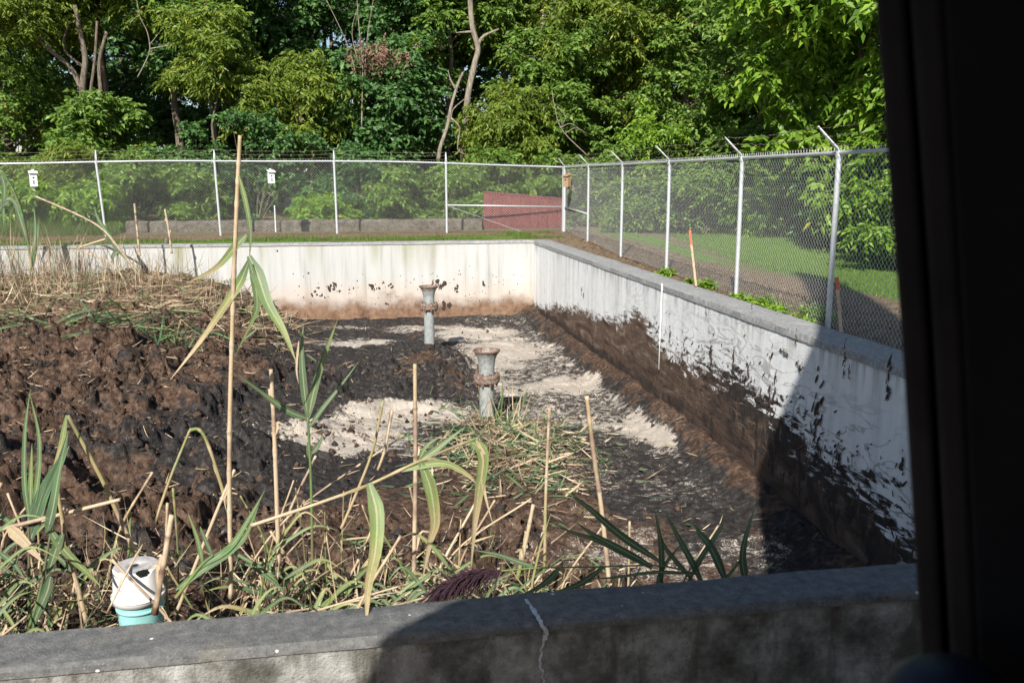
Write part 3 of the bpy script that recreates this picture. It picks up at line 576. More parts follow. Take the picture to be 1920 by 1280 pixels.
# ------------------------------------------------------------------ rusty bell-mouth pipes
def pipe(x, y, ztop, zbase, s, label, muddy):
    f = root('drain_pipe', (x, y, zbase), label, 'pipe'); h = ztop-zbase
    zf = h-.40*s; R = .105*s
    def part(nm, prof, rust, mudz=0):
        mb = MB(); mb.lathe(prof, 36, wob=.02, seed=x); o = mb.build(nm, PIPE, f, smooth=True, angle=35)
        zs = np.array([v[2] for v in mb.v]); me = o.data; me.attributes['tint'].data.foreach_set('value', (rust(zs)).astype(np.float32)); return o
    part('stem', [(R*.99, -.1), (R, .05), (R, zf-.01)], lambda z: .22*np.exp(-((z-zf)/.08)**2)+.1)
    if muddy: MB().lathe([(R+.014, -.1), (R+.012, .18), (R+.008, .25), (R+.001, .29)], 30, wob=.1, seed=3).build('mud_coat', DIRT, f, smooth=True)
    part('flange', [(R, zf-.055), (R*1.72, zf-.055), (R*1.78, zf-.045), (R*1.78, zf-.012), (R*1.70, zf-.006), (R*1.70, zf+.004), (R*1.80, zf+.010), (R*1.80, zf+.045), (R*1.72, zf+.055), (R*1.1, zf+.058)], lambda z: .62+0*z)
    part('bell', [(R*1.08, zf+.058), (R*1.05, zf+.12*s), (R*1.08, zf+.20*s), (R*1.22, zf+.28*s), (R*1.5, zf+.35*s), (R*1.78, zf+.385*s), (R*1.86, zf+.395*s), (R*1.86, zf+.41*s), (R*1.74, zf+.41*s), (R*1.35, zf+.35*s), (R*1.05, zf+.24*s), (R*.92, zf+.1), (R*.9, zf-.05)], lambda z: .34+.42*sstep(.33*s+zf, .40*s+zf, z)+.1*np.exp(-((z-zf)/.1)**2))
    for k in range(8):
        a = 2*math.pi*k/8+.2; mb = MB(); c = Vector((R*1.48*math.cos(a), R*1.48*math.sin(a), 0))
        mb.lathe([(.0, zf+.085), (.018, zf+.085), (.020, zf+.056)], 6, c); mb.lathe([(.010, zf-.056), (.019, zf-.058), (.019, zf-.085), (.012, zf-.088), (.011, zf-.11), (0, zf-.11)], 6, c); o = mb.build('bolt', PIPE, f); o.data.attributes['tint'].data.foreach_set('value', [.75]*len(mb.v))
    return f
pipe(1.74, 12.1, -.88, -1.95, 1.0, 'nearer rusty bell mouthed pipe standing in cut reeds', False)
pipe(1.34, 17.3, -.58, -2.0, .98, 'farther rusty bell mouthed pipe standing before the far wall', True)

# ------------------------------------------------------------------ buckets
BUCK = m_plain('white_plastic', (.80, .78, .74), .5, 0, .12, 8); TEAL = m_plain('turquoise_plastic', (.28, .58, .56), .45, 0, .15, 10); BLID = m_plain('dusty_plastic', (.42, .40, .38), .8, 0, .25, 50, .4)
bx, by = -1.13, 4.33
f = root('plastic_bucket', (bx, by, -.538), 'white plastic bucket turned upside down with a hole in its top', 'bucket')
n = 120; prof = [(.158, -.012), (.158, .03), (.150, .032), (.146, .09), (.1425, .14)]+[(.1425-.0045*q/8, .14+.065*q/8) for q in range(1, 9)]+[(.134, .2135)]
prof2 = [(.134, .2135), (.130, .2155)]+[(.130-.05*q/9, .2158) for q in range(1, 10)]+[(.018, .2165)]
def bucket_part(nm, prof, mat):
    V = []; F = []
    for r_, z in prof: V += [(r_*math.cos(2*math.pi*k/n), r_*math.sin(2*math.pi*k/n), z) for k in range(n)]
    for j in range(len(prof)-1):
        zc = (prof[j][1]+prof[j+1][1])/2; rc = (prof[j][0]+prof[j+1][0])/2; sv = (zc-.212) if zc < .21 else (.134-rc)
        for k in range(n):
            if ((2*math.pi*k/n-5.25)/.36)**2+((sv-.004)/.036)**2 < 1: continue
            F.append((j*n+k, j*n+(k+1) % n, (j+1)*n+(k+1) % n, (j+1)*n+k))
    o = MB().add(V, F).build(nm, mat, f, smooth=True, angle=40); m = o.modifiers.new('thick', 'SOLIDIFY'); m.thickness = .004
bucket_part('shell', prof, BUCK); bucket_part('bottom', prof2, BLID)
MB().lathe([(.1585, .03), (.163, .028), (.163, .018), (.1585, .016)], 40).build('rim_band', BUCK, f, smooth=True)
f.scale = (.78,)*3
f = root('plastic_bucket', (bx+.005, by, -.823), 'turquoise plastic bucket standing under the white one beside the near wall', 'bucket')
MB().lathe([(0, 0), (.118, 0), (.122, .01), (.140, .355), (.134, .36), (.128, .35), (.116, .02), (0, .015)], 40).build('shell', TEAL, f, smooth=True, angle=40)
MB().lathe([(.137, .30), (.146, .30), (.146, .318), (.138, .318)], 40).build('rim_band', TEAL, f, smooth=True)
f.scale = (.78,)*3
zb = hz(bx, by)
bpy.data.objects['shell']  # keep names simple

# ------------------------------------------------------------------ reeds
def gwave(n, a, b): return [a+(b-a)*i/(n-1) for i in range(n)]
def reed_stalk(pts, r0, r1, tint, name='reed_stalk', parent=None, label=None, group=None, node=.16):
    pts = [Vector(p) for p in pts]; L = sum((pts[i+1]-pts[i]).length for i in range(len(pts)-1)); n = max(5, int(L/.03)); Pn = spline(pts, n); R_ = []; A = []
    for i in range(n):
        t = i/(n-1); r_ = r0+(r1-r0)*t; k = (t*L) % node; r_ *= 1.22 if k < .02 else 1; R_.append(r_); A.append((tint[0]+(tint[1]-tint[0])*t)+(.16 if k < .02 else 0)+.1*mn.noise(Vector((t*L*7, pts[0].x*5, 1))))
    mb = MB(); mb.tube(Pn, R_, 7, a=A); gr_ = random.Random(int(abs(pts[0].x*9173+pts[0].z*3331)))
    if name == 'reed_stalk' and L > .25:
        for q in range(gr_.randint(0, 2)):       # peeling sheath
            i0 = gr_.randint(1, max(2, n-8)); a_ = Pn[i0]; d_ = (Pn[min(n-1, i0+3)]-a_).normalized(); sd2 = Vector((gr_.gauss(0, 1), gr_.gauss(0, .6), gr_.gauss(0, .2))).normalized(); l_ = gr_.uniform(.06, .16)
            q4 = spline([a_-sd2*r0*.5, a_+d_*l_*.5+sd2*r0*1.2, a_+d_*l_*.9+sd2*l_*.25, a_+d_*l_+sd2*l_*.6-Vector((0, 0, l_*.2))], 8)
            mb.ribbon(q4, [r0*2.2*(1-.85*u/7) for u in range(8)], .3, 0, [.84, .86, .8, .78, .8, .85, .9, .95])
    o = mb.build(name, REED, parent, smooth=True)
    if label: tag(o, label, 'reed', group)
    return o
def blade(mb, pts, w, tint, twist=0., n=16, face=Vector((0, -1, .3)), fold=.16):
    Pn = spline(pts, n); ww = []; A = []
    for i in range(n):
        t = i/(n-1); ww.append(w*(min(1, .35+t*3.2))*(max(.03, 1-t**2.2))); A.append(tint[0]+(tint[1]-tint[0])*t)
    mb.ribbon(Pn, ww, fold, twist, A, face)
def S_(pix, Y):
    Ys = Y if hasattr(Y, '__len__') else [Y]*len(pix); return [at(x, y, Y=q) for (x, y), q in zip(pix, Ys)]
def px(w, Y): return w*Y/FPX*1.02
def reed_plant(label, stems, blades, Y, group=None):
    """stems: (pixels, width px, (tint0,tint1)); blades: (pixels, width px, tint, twist)"""
    base = S_([stems[0][0][0]], Y)[0] if stems else S_([blades[0][0][0]], Y)[0]
    f = root('reed_plant', tuple(base), label, 'reed', group)
    for s in stems:
        p = S_(s[0], s[3] if len(s) > 3 else Y); o = reed_stalk(p, px(s[1], Y)/2, px(s[1], Y)/2*.75, s[2], 'stem'); child_world(o, f)
    for b_ in blades:
        mb = MB(); blade(mb, S_(b_[0], b_[4] if len(b_) > 4 else Y), px(b_[1], Y), b_[2], b_[3] if len(b_) > 3 else 0); o = mb.build('leaf', REED, smooth=True); child_world(o, f)
    return f
DRY = (.74, .82); YD = (.5, .75); GRN = (.12, .25); GT = (.2, .75)
reed_plant('tallest dry reed stalk standing left of centre, cut off at the top', [([(433, 1120), (430, 860), (436, 600), (444, 380), (450, 254)], 9, (.78, .66), 4.1)],
  [([(448, 330), (462, 385), (470, 440), (467, 492)], 9, (.35, .2), 0, 4.08), ([(467, 480), (485, 520), (502, 570), (532, 622), (556, 680)], 24, (.15, .55), .3, [4.08, 4.05, 4.0, 3.95, 3.9]),
   ([(467, 488), (450, 529), (424, 570), (375, 641), (319, 712)], 17, (.2, .8), -.2, [4.08, 4.1, 4.1, 4.15, 4.2]), ([(462, 440), (442, 461), (405, 502), (349, 531)], 15, (.25, .6), .5, 4.1),
   ([(468, 490), (478, 532), (482, 575), (470, 606), (440, 668)], 14, (.22, .4), .6, 4.05), ([(560, 640), (556, 690), (560, 720)], 4, (.7, .8), 0, 3.9)], 4.08)
reed_plant('young bright green reed with four leaves rising before the mud left of the pipes', [([(586, 1060), (583, 900), (577, 782)], 6, (.35, .25))],
  [([(577, 788), (569, 715), (566, 660), (569, 605)], 14, (.12, .2), .2), ([(577, 786), (589, 731), (607, 670), (634, 596)], 15, (.22, .3), -.2), ([(577, 785), (540, 770), (500, 742), (435, 694)], 13, (.2, .25), .2, [4.6, 4.55, 4.5, 4.4]),
   ([(581, 800), (602, 769), (635, 728), (674, 676)], 9, (.1, .2), .3), ([(585, 850), (598, 832), (606, 812)], 10, (.1, .2)), ([(582, 860), (578, 840), (580, 822)], 10, (.1, .2))], 4.6)
reed_plant('green reed with upright narrow leaves at the left edge beside a teal leaf', [([(55, 1180), (54, 970)], 6, (.3, .25))],
  [([(54, 970), (46, 900), (47, 810), (57, 728)], 10, (.15, .22), .1), ([(54, 975), (70, 905), (73, 820), (55, 735)], 10, (.25, .3), -.2), ([(56, 960), (58, 890), (60, 830)], 9, (.3, .4)), ([(58, 1010), (80, 930), (112, 870), (130, 835)], 26, (.06, .12), .3), ([(62, 1000), (100, 900), (118, 850), (128, 805)], 16, (.05, .12), -.3)], 4.3)
reed_plant('broad blue green reed leaves drooping beside the lower left cane', [([(55, 1175), (75, 1110), (95, 1000)], 6, (.3, .2))],
  [([(88, 1000), (100, 950), (110, 890), (122, 830)], 18, (.08, .2), .4), ([(95, 1080), (88, 1110), (70, 1150), (58, 1185)], 20, (.05, .15), .3), ([(118, 1000), (105, 1030), (95, 1060), (85, 1085)], 18, (.05, .2), .2), ([(85, 980), (120, 1030), (160, 1070), (190, 1100)], 16, (.2, .5), .4), ([(0, 1035), (25, 1055), (50, 1090)], 12, (.06, .2)), ([(15, 985), (45, 1015), (82, 1055)], 22, (.65, .85), .2)], 4.1)
reed_plant('bent reed folded into an arch above the dark mud at left', [([(287, 990), (319, 897), (356, 806)], 6, (.7, .5)), ([(356, 806), (374, 806), (392, 838), (427, 945)], 7, (.35, .6))], [([(400, 870), (412, 900), (425, 960)], 7, (.6, .8))], 4.7)
reed_plant('pale broken cane leaning down to the white bucket', [([(261, 1052), (225, 972), (187, 890), (127, 778)], 9, (.8, .45))], [([(125, 778), (116, 830), (104, 870), (90, 902)], 10, (.35, .7))], 4.6)
reed_plant('long arching green brown reed crossing the centre with three hanging leaves', [([(470, 985), (540, 962), (600, 942), (690, 909), (780, 867), (850, 838), (892, 822)], 7, (.8, .45))],
  [([(788, 865), (806, 912), (815, 976), (806, 1015), (791, 1090)], 26, (.3, .75), .5), ([(752, 882), (800, 870), (840, 870), (877, 890), (889, 901)], 16, (.3, .6), .2), ([(880, 825), (905, 850), (897, 924), (889, 987), (882, 1075)], 24, (.3, .7), .6), ([(893, 824), (908, 860), (905, 900), (912, 940), (925, 985)], 10, (.65, .85), .4),
   ([(780, 867), (810, 848), (840, 825), (872, 800)], 14, (.2, .3), .3), ([(786, 860), (800, 835), (830, 815)], 8, (.3, .3))], 3.9)
reed_plant('yellow green leaf hanging with its brown tip on the near wall', [([(640, 930), (670, 915), (692, 908)], 4, (.6, .6))], [([(692, 905), (706, 960), (704, 1030), (690, 1100), (687, 1180)], 30, (.3, .62), .2, [3.2, 3.15, 3.08, 2.98, 2.86])], 3.2)
reed_plant('dark green clump of pointed leaves in shadow above the near wall at right', [([(1245, 1110), (1240, 1080)], 6, (.2, .2))],
  [([(1240, 1095), (1240, 1040), (1236, 1000), (1226, 945)], 14, (.1, .2), .3), ([(1320, 1100), (1290, 1040), (1268, 1000), (1244, 952)], 15, (.1, .3), .2), ([(1300, 1090), (1250, 1030), (1238, 1000)], 11, (.1, .2)), ([(1365, 1100), (1335, 1030), (1312, 1000), (1300, 980)], 20, (.08, .3), -.2),
   ([(1290, 1090), (1320, 1035), (1345, 1000), (1362, 968)], 12, (.15, .3), .2), ([(1399, 1096), (1392, 1050), (1397, 1010), (1416, 948)], 18, (.08, .2), .3), ([(1350, 1098), (1380, 1060), (1395, 1040)], 8, (.2, .3)), ([(1230, 1100), (1245, 1060), (1285, 1010)], 11, (.2, .3))], 3.35)
reed_plant('dark reed lying along the near wall with long leaves and a purple seed plume', [([(1300, 1074), (1236, 1060), (1120, 1062), (1010, 1064), (935, 1070)], 4, (.3, .4))],
  [([(1237, 1052), (1162, 1002), (1102, 950), (1057, 918)], 17, (.05, .1), .1), ([(1225, 1062), (1162, 1028), (1110, 1000), (1075, 975)], 14, (.06, .12)), ([(1222, 1066), (1125, 1015), (1080, 1000), (1025, 978)], 10, (.1, .1)), ([(1000, 1062), (965, 1050), (930, 1038), (885, 1030)], 11, (.05, .1), .3),
   ([(1050, 1062), (1030, 1085), (1005, 1102), (962, 1124)], 15, (.1, .15), .2), ([(1132, 1062), (1090, 1092), (1050, 1108), (1003, 1120)], 14, (.08, .12), .3), ([(1300, 1075), (1230, 1072), (1150, 1082), (1100, 1085)], 8, (.1, .2))], 3.12)
reed_plant('bright green leaf bundle fanning up right between the cut canes', [([(330, 1120), (375, 1062), (400, 1040)], 7, (.4, .3))],
  [([(375, 1062), (431, 1025), (465, 975), (497, 918)], 13, (.28, .25), .2), ([(385, 1070), (440, 1025), (462, 1000), (488, 938)], 14, (.22, .3), -.2), ([(330, 1105), (370, 1075), (430, 1035), (470, 1000)], 12, (.2, .3)), ([(380, 1055), (370, 1010), (352, 960)], 9, (.25, .4)), ([(400, 1045), (380, 1000), (375, 985)], 8, (.1, .2))], 3.9)
BL = 20.5
reed_plant('tall green reed with drooping leaves at the far left in front of the back fence', [([(62, 520), (52, 450), (35, 380), (12, 335), (-6, 322)], 5, (.25, .2))],
  [([(0, 322), (8, 350), (6, 400), (8, 430)], 8, (.1, .2), .3), ([(18, 375), (0, 390), (-12, 420)], 8, (.1, .2), .2), ([(40, 400), (20, 372), (0, 385), (-10, 405)], 7, (.15, .2), .2), ([(50, 450), (35, 400), (26, 385)], 9, (.08, .15)), ([(60, 500), (66, 440), (64, 385)], 7, (.2, .15), .2), ([(62, 500), (70, 450), (72, 410)], 6, (.1, .3))], BL)
reed_plant('long dry cane bowing across the back fence with a green leaf at its bend', [([(292, 580), (262, 520), (225, 468), (190, 428), (140, 400), (66, 368)], 4, (.7, .8))], [([(220, 470), (200, 435), (185, 412), (176, 388)], 9, (.1, .2), .2), ([(225, 468), (212, 480), (214, 495)], 8, (.1, .1)), ([(236, 486), (222, 470), (222, 500)], 5, (.1, .2))], BL)
reed_plant('dry bent cane rising over the far wall top left of the stump', [([(250, 560), (215, 500), (152, 470), (150, 464), (198, 448)], 4, (.85, .75))], [], BL)
# named single canes
def cane(pix, Y, w, tint, label, group=None):
    o = reed_stalk(S_(pix, Y), px(w, Y if not hasattr(Y, '__len__') else Y[0])/2, px(w, Y if not hasattr(Y, '__len__') else Y[0])/2*.8, tint, 'reed_stalk', None, label, group); return o
cane([(523, 1060), (515, 830), (508, 692)], 4.6, 9, DRY, 'thick dry cane standing just right of the tallest reed')
cane([(776, 1085), (779, 860), (778, 682)], 4.8, 9, (.85, .7), 'straight dry cane standing left of the nearer pipe')
cane([(1142, 1090), (1128, 955), (1113, 850), (1100, 742)], 4.6, 10, (.8, .6), 'thick dry cane standing rightmost over the grey floor')
cane([(1021, 1075), (1023, 940), (1030, 765)], 4.9, 7, (.5, .8), 'slim dry cane standing right of the cut reed heap')
cane([(162, 1165), (127, 1025), (105, 905)], 4.2, 8, (.7, .55), 'cane at lower left crossing a lying stalk')
cane([(0, 992), (110, 965), (225, 936)], [4.3, 4.25, 4.2], 8, DRY, 'cane lying level across the lower left corner')
cane([(708, 880), (722, 840), (735, 768)], 5.0, 7, DRY, 'short cane standing in front of the pale sand')
cane([(640, 990), (670, 920), (700, 840), (718, 752)], 4.9, 6, (.7, .5), 'bent cane leaning right in front of the pale sand')
cane([(970, 1085), (985, 1020), (1000, 945)], 4.3, 9, (.45, .85), 'short leaning cane with green foot below the heap')
cane([(200, 1150), (245, 1060), (268, 1020)], [3.9, 4, 4.1], 4, (.85, .8), 'thin twig crossing in front of the white bucket')
cane([(330, 1150), (410, 950), (440, 880)], 4.3, 7, DRY, 'long cane leaning right among the cut stalks')
cane([(290, 1150), (310, 1040), (322, 965)], 3.9, 12, (.9, .8), 'broad dry stem standing beside the bucket')
cane([(262, 480), (258, 440), (252, 382)], 20.8, 4, (.9, .8), 'thin dry cane standing against the back fence left of the stump')
cane([(322, 475), (316, 430), (309, 392)], 20.8, 4, (.9, .8), 'thin dry cane standing against the back fence just right of the stump')
rs = random.Random(21)
G1 = 'cut dry reed stubs standing in the foreground'
for k in range(230):
    X0 = (rs.uniform(-2.3, .95) if k % 2 else rs.gauss(-.35, .45)) if k < 200 else rs.uniform(.9, 2.2); Y0 = rs.uniform(3.15, 5.4) if k % 3 else rs.uniform(3.1, 3.6); z = hz(X0, Y0)
    if abs(X0+1.08) < .2 and Y0 < 4.5: continue
    h = rs.uniform(.2, .8)*(1.2 if Y0 > 4 else 1); ln = rs.gauss(.12, .3); ly = rs.gauss(0, .15)
    top = Vector((X0+ln*h*1.5, Y0+ly*h, z+h)); mid = Vector((X0+ln*h*.5+rs.gauss(0, .02), Y0+ly*h*.5, z+h*.5))
    t = rs.choice([(.7, .8), (.65, .75), (.4, .7), (.2, .5)])
    reed_stalk([Vector((X0, Y0, z-.08)), mid, top], rs.uniform(.004, .009), rs.uniform(.003, .008), t, 'reed_stalk', None, 'short cut reed stub standing in the foreground mud behind the near wall', G1)
G2 = 'fallen dry canes lying behind the near wall'
for k in range(95):
    X0 = rs.uniform(-1.9, .9); Y0 = rs.uniform(3.1, 4.7); z = max(hz(X0, Y0), -1.1)+rs.uniform(.1, .5)*(1.5-(Y0-3)*.5)*(.25 if -1.9 < X0 < -.5 else 1); a = rs.gauss(.1, .45); L = rs.uniform(.3, 1.1); dz = rs.gauss(0, .06)
    d = Vector((math.cos(a), math.sin(a)*.6, 0))*L/2
    reed_stalk([Vector((X0, Y0, z))-d, Vector((X0, Y0, z+dz)), Vector((X0, Y0, z+dz*2))+d], rs.uniform(.004, .008), .004, rs.choice([DRY, DRY, (.5, .7)]), 'reed_stalk', None, 'dry cane lying nearly level on the cut reeds behind the near wall', G2)
G3 = 'small green reeds sprouting among the cut stubs'
for k in range(50):
    X0 = rs.uniform(-2.2, .5); Y0 = rs.uniform(3.4, 4.8); z = hz(X0, Y0); h = rs.uniform(.4, .85); ln = rs.gauss(.05, .2)
    if abs(X0+1.05) < .32: continue
    f = root('reed_plant', (X0, Y0, z), 'small green reed sprouting among the cut stubs behind the near wall', 'reed', G3)
    b0 = Vector((X0, Y0, z)); tp_ = b0+Vector((ln*h, 0, h)); child_world(reed_stalk([b0-Vector((0, 0, .05)), b0.lerp(tp_, .5)+Vector((.01, 0, 0)), tp_], .0045, .003, (.35, .25), 'stem'), f)
    for q in range(rs.randint(3, 5)):
        o_ = b0.lerp(tp_, rs.uniform(.45, 1)); a = rs.choice((0, math.pi))+rs.gauss(0, .5); L = rs.uniform(.18, .38); d = Vector((math.cos(a), math.sin(a)*.6, rs.uniform(.5, 1.6))).normalized()*L; c0 = rs.choice((.08, .15, .25, .35))
        mb = MB(); blade(mb, [o_, o_+d*.5, o_+d*.85+Vector((d.x*.15, 0, -.01)), o_+d+Vector((d.x*.5, 0, -L*rs.uniform(.1, .6)))], rs.uniform(.014, .028), (c0, c0+rs.choice((.1, .4))), rs.gauss(0, .5)); child_world(mb.build('leaf', REED, smooth=True), f)
# plume
PLUME = m_plain('seed_plume', (.040, .018, .026), .8, 0, .5, 60, 0)
mb = MB(); a = at(940, 1068, Y=3.1); b = at(800, 1118, Y=3.05)
for k in range(650):
    t = rs.random()**.9; o = a.lerp(b, t*.75)+Vector((0, 0, .02*math.sin(t*3))); L = rs.uniform(.05, .17)*(1-.3*t)
    d = Vector((-1+rs.gauss(0, .35), rs.gauss(0, .35), -.35+rs.gauss(0, .3))).normalized(); q = [o, o+d*L*.5, o+d*L+Vector((0, 0, -L*.35))]
    mb.tube(spline(q, 5), [.0010, .0014, .0016, .0012, .0005], 4, cap=False)
o = mb.build('seed_plume', PLUME, smooth=True)
for ob in bpy.data.objects:
    if ob.name.startswith('reed_plant') and 'purple' in ob.get('label', ''): child_world(o, ob)

# ---- masses nobody could count: straw litter, standing dead reeds, cut heap
def scatter_blades(N, pos, dirs, L, w, tint, bend, seed):
    """flat tapered blades, numpy: 4 stations x 2 verts"""
    g = np.random.default_rng(seed); D = dirs/np.linalg.norm(dirs, axis=1)[:, None]; up = g.normal(size=(N, 3)); S = np.cross(D, up); S /= np.linalg.norm(S, axis=1)[:, None]
    B = np.cross(S, D); V = []; st = [0, .33, .66, 1]; wd = [.8, 1, .8, .12]
    for t, k in zip(st, wd):
        c = pos+D*(L*t)[:, None]+B*(bend*L*t*t)[:, None]; V += [c-S*(w*k/2)[:, None], c+S*(w*k/2)[:, None]]
    V = np.stack(V, 1).reshape(-1, 3); b = np.arange(N)[:, None]*8; Q = np.concatenate([b+np.array([[2*i, 2*i+1, 2*i+3, 2*i+2]]) for i in range(3)])
    return np_mesh('blades', V, Q, {'tint': np.repeat(tint, 8)})
g = np.random.default_rng(5)
def clear_bucket(X, Y): return ~((np.abs(X+1.08) < .24) & (Y < 4.55) & (Y > 3.2))
def mkstuff(name, N, X, Y, dz, el, L, w, tint, bend, label, seed, az=None):
    Z = hfield(X, Y)[0]+dz; az = g.uniform(0, 2*np.pi, N) if az is None else az; D = np.stack([np.cos(az)*np.cos(el), np.sin(az)*np.cos(el), np.sin(el)], 1)
    kp = clear_bucket(X, Y); N = int(kp.sum()); f_ = lambda q: q[kp] if hasattr(q, '__len__') else q
    me = scatter_blades(N, np.stack([X, Y, Z], 1)[kp], D[kp], f_(L), f_(w), f_(tint), f_(bend), seed); return tag(link(name, me, REED), label, 'reeds', kind='stuff')
# standing dead thicket, back left
N = 1300; X = -1.6-7.5*g.random(N)**.66; Y = 21.4-g.random(N)**1.2*3.4; k = np.clip((-X-1.5)/4.5, 0.12, 1)
mkstuff('dead_reeds', N, X, Y, -.05, np.pi/2-np.abs(g.normal(0, .42, N)), (.38+.92*k)*g.uniform(.4, 1.2, N), g.uniform(.006, .015, N), g.choice([.66, .76, .95, 1.0, .98, .25], N), g.normal(0, .25, N), 'standing thicket of dead reeds before the far wall at left', 1)
# lying straw on the far pile
N = 7000; X = -1.2-8*g.random(N)**.75; Y = g.uniform(15.0, 21.5, N); keepm = (Y > 16.2+(X+9)*.35*g.random(N)); X, Y = X[keepm], Y[keepm]; N = len(X)
mkstuff('straw_litter', N, X, Y, g.uniform(.0, .10, N), g.normal(.05, .22, N), g.uniform(.15, .75, N), g.uniform(.008, .022, N), g.choice([.66, .74, .8, .95, .97, 1.0, .3], N), g.normal(0, .25, N), 'straw and flattened reeds spread over the far left pile', 2)
# green flattened leaves there
N = 230; X = g.normal(-4.2, 1.1, N); Y = g.normal(16.3, .7, N)
mkstuff('green_litter', N, X, Y, g.uniform(.02, .14, N), g.normal(.15, .3, N), g.uniform(.3, .8, N), g.uniform(.02, .04, N), g.uniform(.05, .4, N), g.normal(0, .3, N), 'flattened green reed leaves on the slope of the far left pile', 3)
# thin chips over all the mud
N = 15000; X = g.uniform(-9, 4.2, N); Y = 3.2+18*g.random(N)**1.1; _, mm, ms = hfield(X, Y); kp = g.random(N) < (.12+.88*np.clip(ms*1.6, 0, 1)); X, Y = X[kp], Y[kp]; N = len(X)
mkstuff('straw_chips', N, X, Y, .008, g.normal(.05, .25, N), g.uniform(.03, .18, N)*(.7+Y*.04), g.uniform(.004, .012, N), g.choice([.6, .7, .8, .84, .97], N), g.normal(0, .2, N), 'chips of straw scattered over the mud', 4)
# cut heap round the nearer pipe
N = 2300; X = g.normal(1.85, .52, N); Y = g.normal(10.7, .9, N)
mkstuff('cut_reed_heap', N, X, Y, g.uniform(0, .07, N), g.normal(.12, .25, N), g.uniform(.08, .36, N), g.uniform(.008, .026, N), g.choice([.66, .75, .85, .97, .12, .22, .3, .08], N), g.normal(0, .3, N), 'heap of cut green and tan reeds round the nearer pipe', 5)
N = 46; X = g.normal(1.98, .25, N); Y = g.normal(11.75, .3, N)
mkstuff('cut_reed_tufts', N, X, Y, 0, np.pi/2-np.abs(g.normal(0, .3, N)), g.uniform(.3, .75, N), g.uniform(.010, .02, N), g.choice([.62, .75, .3], N), g.normal(0, .15, N), 'upright cut reeds close beside the nearer pipe', 6)
# foreground tangle behind the near wall
N = 4800; X = -2.7+4.6*g.random(N)**1.1; Y = 3.05+2.1*g.random(N)**1.6; dn = np.clip(1.5-(Y-3)*.45, .15, 1)
mkstuff('cut_reed_tangle', N, X, Y, .55*g.random(N)**1.8*dn*np.clip(1.35-X*.5, .25, 1), g.normal(.45, .6, N), g.uniform(.08, .5, N), g.uniform(.004, .012, N), g.choice([.66, .74, .8, .84, .97, .98, .76, .15, .22, .5], N), g.normal(0, .25, N), 'tangle of cut reeds, dry and green, along the foot of the near wall', 7)
N = 500; X = g.uniform(-.2, 2.2, N); Y = g.uniform(4.6, 7.2, N)
mkstuff('loose_cut_leaves', N, X, Y, g.uniform(0, .06, N), g.normal(.15, .3, N), g.uniform(.08, .35, N), g.uniform(.006, .02, N), g.choice([.62, .75, .85, .2, .3], N), g.normal(0, .25, N), 'loose cut leaves on the brown mud below the heap', 8)
# mud clods
def clods(N, X, Y, r_, seed):
    base = np.array([[0, 0, 1], [.9, 0, .3], [.28, .86, .3], [-.73, .53, .3], [-.73, -.53, .3], [.28, -.86, .3], [.73, .53, -.4], [-.28, .86, -.4], [-.9, 0, -.4], [-.28, -.86, -.4], [.73, -.53, -.4]])
    fc = [(0, 1, 2), (0, 2, 3), (0, 3, 4), (0, 4, 5), (0, 5, 1), (1, 6, 2), (2, 6, 7), (2, 7, 3), (3, 7, 8), (3, 8, 4), (4, 8, 9), (4, 9, 5), (5, 9, 10), (5, 10, 1), (1, 10, 6)]
    gg = np.random.default_rng(seed); Z = hfield(X, Y)[0]; V = base[None]*(1+gg.normal(0, .25, (N, 11, 1)))*r_[:, None, None]*gg.uniform(.6, 1.3, (N, 1, 3)); a = gg.uniform(0, 6.3, N)[:, None]
    x, y = V[..., 0]*np.cos(a)-V[..., 1]*np.sin(a), V[..., 0]*np.sin(a)+V[..., 1]*np.cos(a); V = np.stack([x+X[:, None], y+Y[:, None], V[..., 2]+Z[:, None]+r_[:, None]*.25], -1).reshape(-1, 3)
    Q = (np.arange(N)[:, None, None]*11+np.array(fc)[None]).reshape(-1, 3); return np_mesh('clods', V, Q, {'sand': np.zeros(len(V)), 'black': np.repeat(gg.uniform(.1, .8, N), 11), 'straw': np.zeros(len(V))})
N = 52000; X = g.uniform(-8.8, 4.2, N); Y = 3.2+18.2*g.random(N)**1.05; _, mm, ms = hfield(X, Y); kp = (g.random(N) < .05+np.clip(ms*1.5, 0, 1)) & (vnoise(X*1.2, Y*1.2, 77)+g.normal(0, .15, N) > .45); X, Y = X[kp], Y[kp]; N = len(X)
tag(link('mud_clods', clods(N, X, Y, .006+.038*g.random(N)**4+.012*g.random(N), 9), MUD), 'crumbled clods of brown and black mud', 'mud', kind='stuff')
N = 260; X = g.normal(-.6, .5, N); Y = g.normal(11.5, .5, N)
o = link('sandy_lumps', clods(N, X, Y, .008+.06*g.random(N)**4, 10), MUD); o.data.attributes['sand'].data.foreach_set('value', np.repeat(g.uniform(.1, .75, N), 11)); tag(o, 'pale crumbled lumps along the edge of the sand patch', 'rubble', kind='stuff')
